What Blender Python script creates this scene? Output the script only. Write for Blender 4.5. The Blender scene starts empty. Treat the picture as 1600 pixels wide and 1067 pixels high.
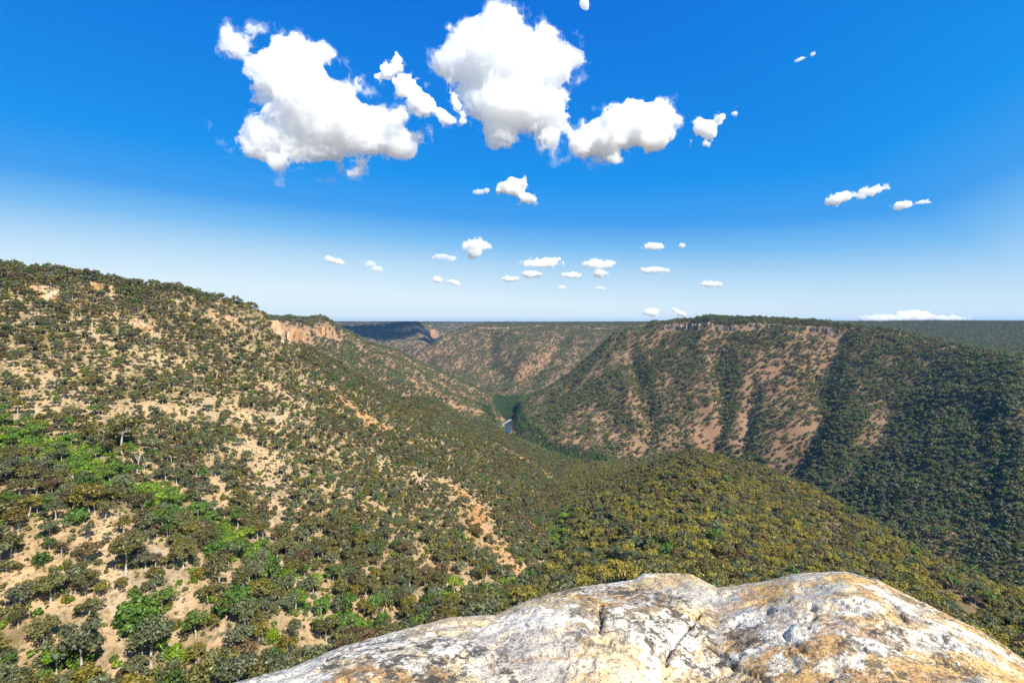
import bpy, math, random
import numpy as np
from mathutils import Vector

# ------------------------------------------------------------------ camera, world, sun, exposure
random.seed(7)
rng = np.random.default_rng(11)
scene = bpy.context.scene
col = scene.collection
F_PX, CX, HOR = 800.0, 800.0, 503.0           # focal length and horizon of the 1600 px wide photograph

cam_d = bpy.data.cameras.new("camera")
cam = bpy.data.objects.new("camera", cam_d)
col.objects.link(cam)
cam_d.sensor_width = 36.0
cam_d.lens = 18.0
cam_d.shift_y = -(533.5 - HOR) / 1600.0
cam_d.clip_start = 0.1
cam_d.clip_end = 120000.0
cam.location = (0, 0, 0)
cam.rotation_euler = (math.radians(90), 0, 0)
scene.camera = cam

SUN_EL = math.radians(46.0)
SUN_AZ = math.atan2(0.66, -0.75)              # clockwise from +Y
sun_vec = Vector((math.sin(SUN_AZ) * math.cos(SUN_EL), math.cos(SUN_AZ) * math.cos(SUN_EL), math.sin(SUN_EL)))

world = bpy.data.worlds.new("World")
scene.world = world
world.use_nodes = True
wn, wl = world.node_tree.nodes, world.node_tree.links
wn.clear()
w_out = wn.new("ShaderNodeOutputWorld")
w_bg = wn.new("ShaderNodeBackground")
w_sky = wn.new("ShaderNodeTexSky")
w_sky.sky_type = 'NISHITA'
w_sky.sun_disc = False
w_sky.sun_elevation = SUN_EL
w_sky.sun_rotation = SUN_AZ
w_sky.altitude = 700
w_sky.air_density = 1.0
w_sky.dust_density = 0.6
w_sky.ozone_density = 2.5
EXPOSURE = 0.62
w_bg.inputs['Strength'].default_value = 0.11
# a clear sky is deepest at right angles to the sun and palest near the horizon
def wmath(op, a, b=0.0):
    n = wn.new("ShaderNodeMath"); n.operation = op
    for s, v in ((n.inputs[0], a), (n.inputs[1], b)):
        if isinstance(v, (int, float)): s.default_value = v
        else: wl.new(v, s)
    return n.outputs[0]
w_tc = wn.new("ShaderNodeTexCoord")
w_xyz = wn.new("ShaderNodeSeparateXYZ"); wl.new(w_tc.outputs['Generated'], w_xyz.inputs[0])
w_dot = wn.new("ShaderNodeVectorMath"); w_dot.operation = 'DOT_PRODUCT'
wl.new(w_tc.outputs['Generated'], w_dot.inputs[0]); w_dot.inputs[1].default_value = tuple(sun_vec)
cosg = w_dot.outputs['Value']
s_ = wmath('SUBTRACT', w_xyz.outputs[2], wmath('MULTIPLY', wmath('MULTIPLY', cosg, cosg), 0.16))
s_ = wmath('SUBTRACT', s_, wmath('MULTIPLY', wmath('MAXIMUM', cosg, 0.0), 0.40))
s_ = wmath('DIVIDE', s_, 0.55)
w_ramp = wn.new("ShaderNodeValToRGB"); wl.new(s_, w_ramp.inputs[0])
def lin(c):
    c /= 255.0
    return c / 12.92 if c <= .04045 else ((c + .055) / 1.055) ** 2.4
SKY = ((0.0, (222, 241, 251)), (.065, (184, 220, 246)), (.12, (122, 190, 243)), (.17, (62, 160, 240)), (.25, (2, 148, 239)), (.33, (0, 137, 233)), (.52, (0, 117, 224)))
el = w_ramp.color_ramp.elements
while len(el) < len(SKY): el.new(.5)
for e, (s0, c0) in zip(el, SKY):
    e.position = s0 / .55
    e.color = (*(lin(v) for v in c0), 1)
w_vm = wn.new("ShaderNodeVectorMath"); w_vm.operation = 'SCALE'
wl.new(w_ramp.outputs[0], w_vm.inputs[0]); w_vm.inputs['Scale'].default_value = 1.0 / (0.11 * 2 ** EXPOSURE)
w_mix = wn.new("ShaderNodeMix"); w_mix.data_type = 'RGBA'; w_mix.inputs[0].default_value = 0.95
wl.new(w_sky.outputs[0], w_mix.inputs[6]); wl.new(w_vm.outputs[0], w_mix.inputs[7])
wl.new(w_mix.outputs[2], w_bg.inputs[0])
wl.new(w_bg.outputs[0], w_out.inputs[0])

sun_d = bpy.data.lights.new("sun", 'SUN')
sun_d.energy = 5.0
sun_d.angle = math.radians(0.5)
sun_d.color = (1.0, 0.95, 0.87)
sun = bpy.data.objects.new("sun", sun_d)
sun.rotation_euler = sun_vec.to_track_quat('Z', 'Y').to_euler()
sun.location = (300, -300, 600)
col.objects.link(sun)

vs = scene.view_settings
vs.view_transform = 'Standard'
vs.look = 'None'
vs.exposure = EXPOSURE
vs.gamma = 1.0
vs.use_curve_mapping = False
scene.cycles.use_denoising = True
scene.cycles.max_bounces = 42
scene.cycles.diffuse_bounces = 3
scene.cycles.transparent_max_bounces = 24
scene.cycles.volume_bounces = 40
scene.cycles.sample_clamp_indirect = 4.0

# ------------------------------------------------------------------ noise
def _hash2(ix, iy, seed):
    h = (ix.astype(np.int64) * 374761393 + iy.astype(np.int64) * 668265263 + seed * 974634777) & 0xffffffff
    h = ((h ^ (h >> 13)) * 1274126177) & 0xffffffff
    h = h ^ (h >> 16)
    return h

def noise2(x, y, seed=0):
    x = np.asarray(x, dtype=np.float64); y = np.asarray(y, dtype=np.float64)
    ix = np.floor(x); iy = np.floor(y)
    fx = x - ix; fy = y - iy
    ux = fx * fx * fx * (fx * (fx * 6 - 15) + 10); uy = fy * fy * fy * (fy * (fy * 6 - 15) + 10)
    def g(dx, dy):
        a = _hash2(ix + dx, iy + dy, seed) * (2 * math.pi / 4294967296.0)
        return np.cos(a) * (fx - dx) + np.sin(a) * (fy - dy)
    a = g(0, 0); b = g(1, 0); c = g(0, 1); d = g(1, 1)
    return (a + (b - a) * ux + (c - a) * uy + (a - b - c + d) * ux * uy) * 1.5

def fbm2(x, y, octv=4, seed=0, gain=0.5):
    s = 0; a = 1.0; f = 1.0
    for i in range(octv):
        s = s + a * noise2(x * f, y * f, seed + i * 17)
        a *= gain; f *= 2.03
    return s

def ridged2(x, y, octv=3, seed=0):
    s = 0; a = 1.0; f = 1.0
    for i in range(octv):
        s = s + a * (1 - 2 * np.abs(noise2(x * f, y * f, seed + i * 31)))
        a *= 0.5; f *= 2.1
    return s

def noise3(x, y, z, seed=0):
    ix = np.floor(x); iy = np.floor(y); iz = np.floor(z)
    fx = x - ix; fy = y - iy; fz = z - iz
    ux = fx * fx * (3 - 2 * fx); uy = fy * fy * (3 - 2 * fy); uz = fz * fz * (3 - 2 * fz)
    iz64 = iz.astype(np.int64)
    def v(dx, dy, dz):
        h = _hash2(ix + dx + (iz64 + dz) * 57, iy + dy + (iz64 + dz) * 113, seed)
        return h * (2.0 / 4294967296.0) - 1.0
    r = 0
    for dz in (0, 1):
        wz = uz if dz else 1 - uz
        for dy in (0, 1):
            wy = uy if dy else 1 - uy
            for dx in (0, 1):
                wx = ux if dx else 1 - ux
                r = r + v(dx, dy, dz) * (wx * wy * wz)
    return r

def smooth(a, b, x):
    t = np.clip((x - a) / (b - a), 0, 1)
    return t * t * (3 - 2 * t)

# ------------------------------------------------------------------ terrain: ridges, rims and creeks, in metres from the eye
RIM, CREEK = [], []
def ridge(*p): RIM.append(p)
def creek(*p): CREEK.append(p)
# near spur on the left: skyline, then down to the meeting of the waters
ridge((-1500, 300, 64), (-900, 430, 64), (-520, 520, 58), (-420, 560, 43), (-362, 580, 33), (-300, 600, 15), (-300, 640, -13), (-280, 690, -35),
      (-254, 740, -65), (-235, 790, -94), (-169, 900, -140), (-34, 1080, -245), (70, 1115, -305))
ridge((-1500, 500, 64), (-900, 620, 62), (-600, 620, 50))
ridge((-1500, 150, 60), (-800, 230, 40), (-560, 330, 10), (-430, 400, 0))
ridge((-330, 245, -55), (-250, 222, -64), (-176, 225, -85), (-122, 200, -97), (-90, 185, -114))
# the plateau edge the ledge belongs to
ridge((-70, -60, -5), (-20, -20, -4.6), (-10, 0, -4.6), (10, 0, -4.6), (24, -18, -4.6), (80, -60, -5))
ridge((-400, -300, 30), (0, -200, 4), (500, -300, 0))
# gullies under the eye
creek((-520, 330, -30), (-400, 300, -52), (-290, 292, -71), (-200, 270, -92), (-153, 260, -108), (-114, 240, -121), (-64, 215, -138), (-31, 250, -146),
      (19, 310, -172), (40, 450, -196), (66, 800, -254), (140, 1110, -309))
creek((-300, 150, -85), (-220, 140, -100), (-150, 140, -118), (-85, 175, -134), (-64, 215, -138))
# the knoll straight ahead
ridge((12, 40, -34), (30, 120, -78), (78, 250, -123), (145, 400, -150), (232, 650, -166))
ridge((60, 45, -45), (190, 190, -126), (252, 320, -154), (286, 520, -164), (232, 650, -166))
ridge((232, 650, -166), (235, 690, -178))
# right hand creek and the river
creek((1200, -100, -190), (800, 60, -230), (650, 150, -245), (540, 330, -270), (450, 450, -284), (446, 510, -287), (480, 640, -295), (519, 830, -300),
      (550, 1000, -306), (420, 1110, -309), (142, 1140, -313))
creek((142, 1140, -313), (80, 1280, -316), (0, 1390, -318), (-19, 1510, -318), (-14, 1600, -318), (-11, 1731, -319), (-20, 1865, -320), (5, 2050, -321),
      (-60, 2200, -322), (-450, 2500, -323), (-640, 3000, -324), (-700, 3600, -325), (-640, 4100, -326), (-500, 4600, -328), (-560, 5400, -330), (-300, 6300, -330))
# the second ridge on the left
ridge((-4000, 1000, 40), (-1500, 1350, 20), (-690, 1450, 7), (-562, 1500, 2), (-526, 1560, -27), (-425, 1700, -93), (-352, 1760, -140), (-229, 1830, -203), (-80, 1885, -292))
ridge((-1500, 1900, 10), (-800, 1800, 0), (-562, 1500, 2))
creek((-1700, 900, -20), (-1000, 950, -70), (-700, 1000, -115), (-400, 1150, -195), (-150, 1300, -280), (0, 1390, -318))
# middle mountain
ridge((-560, 2690, -205), (-435, 2900, -120), (-305, 3050, -50), (-157, 3130, -18), (60, 3080, -16), (330, 3020, -14), (640, 2950, -12), (900, 2900, -10))
ridge((-157, 3130, -18), (20, 2780, -70), (130, 2480, -150), (150, 2300, -230))
ridge((330, 3020, -14), (330, 2750, -70), (290, 2560, -130))
creek((800, 2650, -50), (585, 2520, -95), (400, 2330, -190), (180, 2180, -285), (5, 2080, -321))
creek((-200, 2850, -130), (-150, 2550, -240), (-100, 2260, -322))
# right mountain: the cliff rim, its left spur, the shoulder that comes round to the right
ridge((92, 1850, -285), (220, 1760, -161), (336, 1680, -60), (405, 1620, -27), (468, 1560, -2), (562, 1500, 3), (700, 1400, 3), (812, 1300, -2), (900, 1200, -29),
      (925, 1050, -60), (905, 900, -80), (1000, 700, -95), (1150, 400, -105), (1700, 100, -100))
ridge((600, 2250, -10), (700, 1900, 0), (800, 1700, 2), (900, 1450, -6))
creek((520, 1880, -120), (330, 1960, -230), (120, 2040, -310))
ridge((905, 900, -80), (780, 780, -130), (650, 690, -215))
ridge((925, 1050, -60), (800, 1000, -140), (690, 900, -225))
# far right plateau beyond the shoulder, and the valley before it
creek((2400, 700, -190), (1450, 1250, -165), (1350, 1700, -150), (1400, 2300, -110))
ridge((1350, 700, -112), (1250, 950, -100))
ridge((900, 2900, -10), (1700, 3200, -6), (2500, 2900, -2), (3400, 2400, -4), (5000, 2000, -6))
# far gorge walls
ridge((-3500, 3900, -4), (-2400, 4800, -4), (-1750, 5700, -6), (-1350, 5500, -6), (-1040, 5050, -6), (-905, 4780, -14))
ridge((-905, 4780, -14), (-830, 4560, -120), (-770, 4360, -220), (-735, 4200, -290))
ridge((-940, 3980, -212), (-880, 3950, -230), (-780, 3860, -300))
ridge((-1700, 3700, -60), (-1250, 3950, -130), (-940, 3980, -212))
creek((-1800, 4600, -250), (-1300, 4450, -270), (-1000, 4250, -300), (-740, 4080, -326))
ridge((-905, 4780, -14), (-980, 5600, -8), (-1000, 6700, -8), (-300, 7000, -8), (60, 6200, -10), (-150, 5300, -20), (-280, 4700, -40), (-380, 4300, -90), (-480, 4050, -190))
ridge((60, 6200, -10), (700, 5200, -8), (1500, 4500, -6), (2600, 4200, -6))
creek((-560, 5400, -200), (-760, 5900, -90))

GX0, GX1, GY0, GY1 = -6400.0, 6400.0, -640.0, 7680.0
def solve_grid():
    H = None
    for s, it in ((160.0, 900), (80.0, 400), (40.0, 250), (20.0, 140), (10.0, 70)):
        nx = int(round((GX1 - GX0) / s)) + 1; ny = int(round((GY1 - GY0) / s)) + 1
        if H is None:
            H = np.full((ny, nx), -6.0)
        else:
            o = H
            t = np.empty((ny, o.shape[1])); t[::2] = o; t[1::2] = 0.5 * (o[:-1] + o[1:])
            H = np.empty((ny, nx)); H[:, ::2] = t; H[:, 1::2] = 0.5 * (t[:, :-1] + t[:, 1:])
        S = np.zeros((ny, nx)); W = np.zeros((ny, nx))
        for lines in (RIM, CREEK):
            for p in lines:
                for (x0, y0, z0), (x1, y1, z1) in zip(p[:-1], p[1:]):
                    n = max(2, int(math.hypot(x1 - x0, y1 - y0) / (s * 0.5)) + 1)
                    t = np.linspace(0, 1, n)
                    ix = np.round((x0 + (x1 - x0) * t - GX0) / s).astype(int)
                    iy = np.round((y0 + (y1 - y0) * t - GY0) / s).astype(int)
                    ok = (ix > 0) & (ix < nx - 1) & (iy > 0) & (iy < ny - 1)
                    np.add.at(S, (iy[ok], ix[ok]), (z0 + (z1 - z0) * t)[ok]); np.add.at(W, (iy[ok], ix[ok]), 1)
        fix = W > 0
        V = S[fix] / W[fix]
        H[0] = 20; H[-1] = -6; H[:, 0] = -2; H[:, -1] = -6
        H[fix] = V
        for k in range(it):
            n = 0.25 * (H[:-2, 1:-1] + H[2:, 1:-1] + H[1:-1, :-2] + H[1:-1, 2:])
            H[1:-1, 1:-1] += (n - H[1:-1, 1:-1])
            H[fix] = V
    for k in range(3):                                      # weathered edges
        H[1:-1, 1:-1] = 0.5 * H[1:-1, 1:-1] + 0.125 * (H[:-2, 1:-1] + H[2:, 1:-1] + H[1:-1, :-2] + H[1:-1, 2:])
    return H

GRID = solve_grid()
GS = 10.0
_gy, _gx = np.gradient(GRID, GS)
SLOPE = np.hypot(_gx, _gy)
for _k in range(12):
    SLOPE[1:-1, 1:-1] = 0.2 * (SLOPE[1:-1, 1:-1] + SLOPE[:-2, 1:-1] + SLOPE[2:, 1:-1] + SLOPE[1:-1, :-2] + SLOPE[1:-1, 2:])

def samp(G, x, y):
    fx = np.clip((np.asarray(x, float) - GX0) / GS, 0, G.shape[1] - 1.001); fy = np.clip((np.asarray(y, float) - GY0) / GS, 0, G.shape[0] - 1.001)
    ix = fx.astype(int); iy = fy.astype(int); fx = fx - ix; fy = fy - iy
    return (G[iy, ix] * (1 - fx) + G[iy, ix + 1] * fx) * (1 - fy) + (G[iy + 1, ix] * (1 - fx) + G[iy + 1, ix + 1] * fx) * fy

RIVER = [(142, 1140, -313), (80, 1280, -316), (0, 1390, -318), (-19, 1510, -318), (-14, 1600, -318.3), (-11, 1731, -319), (-20, 1865, -320), (5, 2050, -321)]
CARVE = []                                                  # (points Nx2, depth, width)
def H(x, y, carve=True):
    x = np.asarray(x, float); y = np.asarray(y, float)
    h = samp(GRID, x, y)
    s = np.clip(samp(SLOPE, x, y) / 0.55, 0, 1.2)
    d = np.hypot(x, y)
    far = smooth(500, 1100, d)
    wx = x + 40 * noise2(x / 170, y / 170, 5); wy = y + 40 * noise2(x / 170 + 9, y / 170, 6)
    h = h + s * far * (15 * ridged2(wx / 330, wy / 330, 3, 3) - 4)
    h = h + (0.25 + 0.75 * s) * (1 - 0.5 * far) * (4.0 * ridged2(wx / 95, wy / 95, 3, 40) - 1.0)
    h = h + 1.1 * fbm2(x / 18, y / 18, 2, 71) * (0.4 + s) * (1 - far)
    h = h + 3.5 * fbm2(x / 260, y / 260, 3, 90) * smooth(2500, 4000, d)
    if carve:
        for P, dep, wid in CARVE:
            m = (x > P[:, 0].min() - 3 * wid) & (x < P[:, 0].max() + 3 * wid) & (y > P[:, 1].min() - 3 * wid) & (y < P[:, 1].max() + 3 * wid)
            if not np.any(m):
                continue
            xm = x[m]; ym = y[m]
            dd = np.full(xm.shape, 1e9)
            for a, b in zip(P[:-1], P[1:]):
                ab = b - a; L = max(1e-6, ab @ ab)
                t = np.clip(((xm - a[0]) * ab[0] + (ym - a[1]) * ab[1]) / L, 0, 1)
                dd = np.minimum(dd, np.hypot(xm - a[0] - t * ab[0], ym - a[1] - t * ab[1]))
            hm = h[m] - dep * np.exp(-(dd / wid) ** 2)
            h = h.copy(); h[m] = hm
    m = (x > -130) & (x < 200) & (y > 1100) & (y < 2120)
    if np.any(m):                                           # river bed
        xm, ym = x[m], y[m]
        dd = np.full(xm.shape, 1e9); zz = np.zeros(xm.shape)
        for a, b in zip(RIVER[:-1], RIVER[1:]):
            ab = np.array(b[:2]) - np.array(a[:2]); L = ab @ ab
            t = np.clip(((xm - a[0]) * ab[0] + (ym - a[1]) * ab[1]) / L, 0, 1)
            q = np.hypot(xm - a[0] - t * ab[0], ym - a[1] - t * ab[1])
            k = q < dd
            dd = np.where(k, q, dd); zz = np.where(k, a[2] + (b[2] - a[2]) * t, zz)
        h = h.copy()
        w = np.exp(-(dd / 30) ** 4)
        h[m] = h[m] * (1 - w) + w * (zz - 1.6 + .0035 * np.clip(dd, 0, 40) ** 2)
    # the lookout cliff: nothing stands above it just in front of the eye
    near = (y > 4) & (y < 170) & (np.abs(x) < 1.6 * y + 20)
    lim = -0.78 * np.clip(y, 0, 110) - 4 - 0.0 * x
    h = np.where(near & (y < 110), np.minimum(h, lim), h)
    return h

_T = np.geomspace(110, 9000, 420)
def cast(px, row, h_off=0.0):
    """where a sight line through the photograph meets the ground"""
    u = (px - CX) / F_PX; w = -(row - HOR) / F_PX
    hit = np.nonzero(H(u * _T, _T) + h_off > w * _T)[0]
    if len(hit) == 0:
        return None
    i = hit[0]
    a, b = (_T[i - 1], _T[i]) if i else (_T[0], _T[0])
    t = np.linspace(a, b, 24)
    k = np.nonzero(H(u * t, t) + h_off > w * t)[0]
    Y = t[k[0]] if len(k) else b
    return np.array([u * Y, Y, float(H(np.array([u * Y]), np.array([Y]))[0])])

def cast_line(pts, step=6.0):
    out = []
    for (a, b), (c, d) in zip(pts[:-1], pts[1:]):
        n = max(1, int(math.hypot(c - a, d - b) / step))
        for i in range(n):
            p = cast(a + (c - a) * i / n, b + (d - b) * i / n)
            if p is not None: out.append(p)
    p = cast(*pts[-1])
    if p is not None: out.append(p)
    return np.array(out) if out else np.zeros((0, 3))

_g = []
for pts, dep, wid in (
        ([(985, 545), (992, 575), (1007, 610), (1020, 665), (1006, 695)], 17, 22),
        ([(1120, 560), (1130, 610), (1128, 660), (1115, 700)], 15, 20),
        ([(1310, 530), (1285, 585), (1290, 640), (1262, 690), (1245, 725)], 22, 28),
        ([(1180, 600), (1172, 650), (1165, 700)], 12, 15),
        ([(1400, 640), (1350, 720), (1310, 790)], 12, 26),
        ([(1520, 600), (1540, 700), (1530, 800), (1500, 890)], 6, 30),
        ([(770, 530), (770, 560), (790, 590)], 26, 45), ([(880, 525), (850, 560), (830, 600)], 22, 45),
        ([(560, 555), (600, 600), (640, 630)], 9, 22), ([(640, 580), (690, 625), (740, 660)], 10, 24)):
    P = cast_line(pts, 8)
    if len(P) > 1: _g.append((P[:, :2].copy(), dep, wid))
CARVE += _g

# cliff bands: where each stands, and the bench cut under it
CLIFF_SPEC = {}
CLEAR = []
for nm, pts, hg, bl, ou, kd, sd, bk, dep, lb in (
        ("a", [(1036, 509), (1070, 507), (1110, 506), (1172, 506)], 14, 6, 9, "g", 31, .42, 9, "shaded grey cliff band under the left half of the right mountain's rim"),
        ("b", [(1172, 507), (1215, 507), (1260, 510), (1312, 515)], 18, 6, 11, "g", 32, .40, 12, "pale broken cliff band with dark joints under the right half of the right mountain's rim"),
        ("c", [(424, 512), (436, 511), (446, 512)], 20, 8, 4, "o", 33, .2, 12, "pinkish stepped cliff at the left end of the second ridge"),
        ("d", [(446, 512), (460, 510), (474, 512), (483, 518)], 52, 8, 12, "o", 34, .0, 34, "tall glowing orange cliff face on the second ridge"),
        ("e", [(496, 512), (508, 510), (521, 517)], 26, 11, 5, "o", 35, .1, 16, "smaller orange crag at the nose of the second ridge"),
        ("f", [(634, 509), (645, 509), (660, 512), (675, 515)], 62, 40, 8, "o", 36, .05, 40, "distant pale cliff lit by sun on the far gorge headland"),
        ("g", [(756, 512), (775, 512), (800, 514)], 22, 14, 6, "o", 37, .3, 14, "thin pale cliff line under the middle plateau's left rim"),
        ("h", [(930, 514), (942, 513), (954, 515)], 20, 14, 6, "g", 38, .3, 12, "short grey cliff under the middle plateau's right rim")):
    P = [cast(*p) for p in pts]
    P = np.array([p[:2] for p in P if p is not None])
    if len(P) < 2: continue
    d = np.gradient(P, axis=0); n = np.stack([d[:, 1], -d[:, 0]], 1); n /= np.hypot(*n.T)[:, None] + 1e-6
    CLIFF_SPEC[nm] = ([tuple(p) for p in P], hg, bl, ou, kd, lb, sd, bk)
    CARVE.append((P + n * hg * 1.0, dep, hg * .75))
    CLEAR.append((P + n * hg * .55, hg * .85))

# ------------------------------------------------------------------ helpers for materials and objects
def mat(name):
    m = bpy.data.materials.new(name)
    m.use_nodes = True
    m.node_tree.nodes.clear()
    return m, m.node_tree.nodes, m.node_tree.links

class NT:
    """short hand for building a node tree"""
    def __init__(self, m): self.n, self.l = m.node_tree.nodes, m.node_tree.links
    def node(self, t, **kw):
        n = self.n.new(t)
        for k, v in kw.items(): setattr(n, k, v)
        return n
    def link(self, a, b): self.l.new(a, b)
    def noise(self, vec, scale, detail=4, rough=0.55, dist=0.0):
        n = self.node("ShaderNodeTexNoise")
        n.inputs['Scale'].default_value = scale; n.inputs['Detail'].default_value = detail
        n.inputs['Roughness'].default_value = rough; n.inputs['Distortion'].default_value = dist
        if vec is not None: self.link(vec, n.inputs['Vector'])
        return n.outputs['Fac']
    def ramp(self, fac, a, b, interp='LINEAR'):
        n = self.node("ShaderNodeMapRange", interpolation_type='SMOOTHSTEP' if interp == 'S' else 'LINEAR')
        n.inputs['From Min'].default_value = a; n.inputs['From Max'].default_value = b
        self.link(fac, n.inputs['Value'])
        return n.outputs[0]
    def mix(self, fac, a, b, blend='MIX'):
        n = self.node("ShaderNodeMix", data_type='RGBA', blend_type=blend)
        for s, v in ((n.inputs[0], fac), (n.inputs[6], a), (n.inputs[7], b)):
            if isinstance(v, (int, float)): s.default_value = v
            elif isinstance(v, tuple): s.default_value = (*v[:3], 1)
            else: self.link(v, s)
        return n.outputs[2]
    def math(self, op, a, b=0.0):
        n = self.node("ShaderNodeMath", operation=op)
        for s, v in ((n.inputs[0], a), (n.inputs[1], b)):
            if isinstance(v, (int, float)): s.default_value = v
            else: self.link(v, s)
        return n.outputs[0]

def mesh_obj(name, V, F, m=None, parent=None, smooth_=False, link=True, mats=None, fmat=None):
    me = bpy.data.meshes.new(name)
    V = np.asarray(V, dtype=np.float32)
    if isinstance(F, np.ndarray) and F.ndim == 2:
        nf, k = F.shape
        me.vertices.add(len(V)); me.vertices.foreach_set("co", V.ravel())
        me.loops.add(nf * k); me.loops.foreach_set("vertex_index", F.astype(np.int32).ravel())
        me.polygons.add(nf); me.polygons.foreach_set("loop_start", np.arange(0, nf * k, k, dtype=np.int32))
        me.update(calc_edges=True)
    else:
        me.from_pydata([tuple(v) for v in V.tolist()], [], F)
    for mm in (mats or ([m] if m else [])): me.materials.append(mm)
    if fmat is not None: me.polygons.foreach_set("material_index", np.asarray(fmat, dtype=np.int32))
    me.polygons.foreach_set("use_smooth", [smooth_] * len(me.polygons))
    me.update()
    o = bpy.data.objects.new(name, me)
    if link: col.objects.link(o)
    if parent: o.parent = parent
    return o

def tag(o, label=None, cat=None, group=None, kind=None):
    if label: o["label"] = label
    if cat: o["category"] = cat
    if group: o["group"] = group
    if kind: o["kind"] = kind
    return o

# ------------------------------------------------------------------ ground
def axis(lo, hi, s0=4.0, d0=420.0, k=0.0095):
    def side(end):
        v = [0.0]
        while v[-1] < end:
            d = v[-1]
            v.append(d + (s0 if d < d0 else s0 + (d - d0) * k))
        return v
    a = side(-lo) if lo < 0 else [0.0]
    b = side(hi)
    return np.array([-q for q in a[:0:-1]] + b)

# what grows where: strips and patches found along sight lines, kept as ground points with a width in metres
def patch_field(strips):
    P, W, A = [], [], []
    for pts, wpx, amt in strips:
        L = cast_line(pts, 5.0) if len(pts) > 1 else cast_line([pts[0], pts[0]], 5)
        for p in L:
            P.append(p[:2]); W.append(max(2.0, wpx * p[1] / F_PX)); A.append(amt)
    return np.array(P), np.array(W), np.array(A)

def patch_eval(f, x, y, stretch=1.5):
    P, W, A = f
    x = np.asarray(x, float); y = np.asarray(y, float)
    out = np.zeros(x.shape)
    for p, w, a in zip(P, W, A):
        m = (np.abs(x - p[0]) < 2.2 * w) & (np.abs(y - p[1]) < 2.2 * w * stretch)
        if m.any():
            d2 = ((x[m] - p[0]) / w) ** 2 + ((y[m] - p[1]) / (w * stretch)) ** 2
            out[m] = np.maximum(out[m], a * np.exp(-d2))
    return out

BARE = patch_field([
    ([(180, 815), (165, 870), (120, 900), (60, 915), (20, 900)], 24, 1.0), ([(150, 880), (190, 930), (185, 990), (205, 1010)], 20, 1.0),
    ([(290, 930), (280, 975)], 18, 1), ([(350, 990), (340, 1040)], 14, 1), ([(430, 880), (470, 920), (490, 960)], 16, 1.0),
    ([(40, 830), (80, 800)], 12, .7), ([(240, 860), (270, 870)], 12, .8), ([(180, 1020), (150, 1060)], 12, .8), ([(120, 960), (60, 940)], 14, .8),
    ([(380, 690), (420, 720), (430, 770), (440, 830)], 26, .8), ([(330, 620), (350, 640), (400, 660), (450, 655)], 26, .8), ([(230, 635), (300, 650)], 22, .7), ([(330, 730), (350, 790)], 18, .6), ([(520, 740), (560, 800)], 16, .5),
    ([(525, 615), (560, 645), (590, 668)], 16, 1.0), ([(480, 590), (510, 610)], 10, .8), ([(620, 645), (640, 660)], 6, .8),
    ([(705, 760), (730, 780), (755, 800), (750, 825)], 24, 1.0), ([(755, 830), (785, 865), (805, 890)], 26, 1.0), ([(700, 760), (660, 740)], 10, .7), ([(800, 708), (830, 722), (855, 740)], 14, 1.0), ([(640, 735), (670, 760)], 12, .8),
    ([(600, 740), (580, 700)], 10, .6), ([(470, 800), (500, 850)], 14, .6), ([(560, 880), (590, 900)], 12, .6),
    ([(0, 470), (80, 455), (170, 455)], 3.5, .9), ([(260, 470), (285, 472)], 6, .8), ([(210, 505), (235, 520)], 9, .9), ([(120, 500), (150, 540)], 8, .5),
    ([(330, 490), (370, 500)], 8, .6), ([(30, 660), (60, 640)], 12, .6), ([(250, 560), (330, 580), (380, 600)], 18, .4),
    ([(10, 545), (60, 590)], 14, .45), ([(180, 590), (140, 640)], 14, .5), ([(420, 600), (470, 640)], 14, .4),
    # right mountain
    ([(905, 655), (880, 690), (930, 690)], 13, .8), ([(960, 610), (985, 640), (1010, 660)], 10, .7), ([(930, 640), (960, 680), (990, 705)], 14, .75),
    ([(985, 540), (1000, 565)], 5, .6), ([(1105, 640), (1115, 670), (1095, 690)], 12, .85), ([(1150, 690), (1165, 660)], 9, .6), ([(1050, 600), (1040, 640)], 9, .4),
    ([(1200, 570), (1215, 620), (1225, 660)], 28, .45), ([(1190, 640), (1220, 700)], 24, .45), ([(1290, 560), (1310, 600)], 8, .6),
    ([(1370, 690), (1400, 690)], 10, .6), ([(1440, 740), (1480, 745)], 14, .5), ([(1530, 720), (1535, 750)], 6, .6), ([(1420, 790), (1500, 800)], 10, .4), ([(1490, 640), (1560, 620)], 12, .35),
    ([(1430, 560), (1470, 600)], 8, .3),
    # second ridge and middle mountain
    ([(640, 590), (660, 610), (700, 630), (740, 645)], 10, .8), ([(600, 580), (560, 570)], 8, .45), ([(720, 660), (750, 672)], 7, .6), ([(540, 545), (500, 520)], 8, .5),
    ([(810, 520), (840, 510)], 4, .6), ([(870, 545), (850, 570)], 8, .8), ([(830, 570), (810, 590)], 8, .6), ([(780, 545), (800, 575)], 7, .5), ([(740, 570), (775, 600)], 8, .4), ([(900, 555), (905, 560)], 8, .6),
])
ORANGE = patch_field([
    ([(530, 620), (560, 645), (590, 670)], 20, .8), ([(620, 645), (650, 670)], 14, .8), ([(720, 770), (750, 800), (740, 830)], 22, 1.0), ([(760, 830), (800, 890)], 24, .7), ([(805, 705), (850, 735)], 20, 1.0),
    ([(905, 655), (880, 690), (990, 700)], 24, .7), ([(960, 610), (1010, 660)], 20, .7), ([(1105, 640), (1115, 670), (1095, 690)], 20, .9), ([(1200, 570), (1215, 620), (1225, 690)], 40, .85), ([(1020, 560), (1060, 640), (1080, 690)], 40, .6),
    ([(640, 590), (700, 630), (750, 655)], 16, .9), ([(870, 545), (850, 570), (800, 590)], 14, .9), ([(720, 660), (755, 672)], 12, 1), ([(480, 820), (640, 800)], 40, .35), ([(830, 790), (850, 850)], 20, .8), ([(1370, 690), (1540, 740)], 20, .5)])
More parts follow.
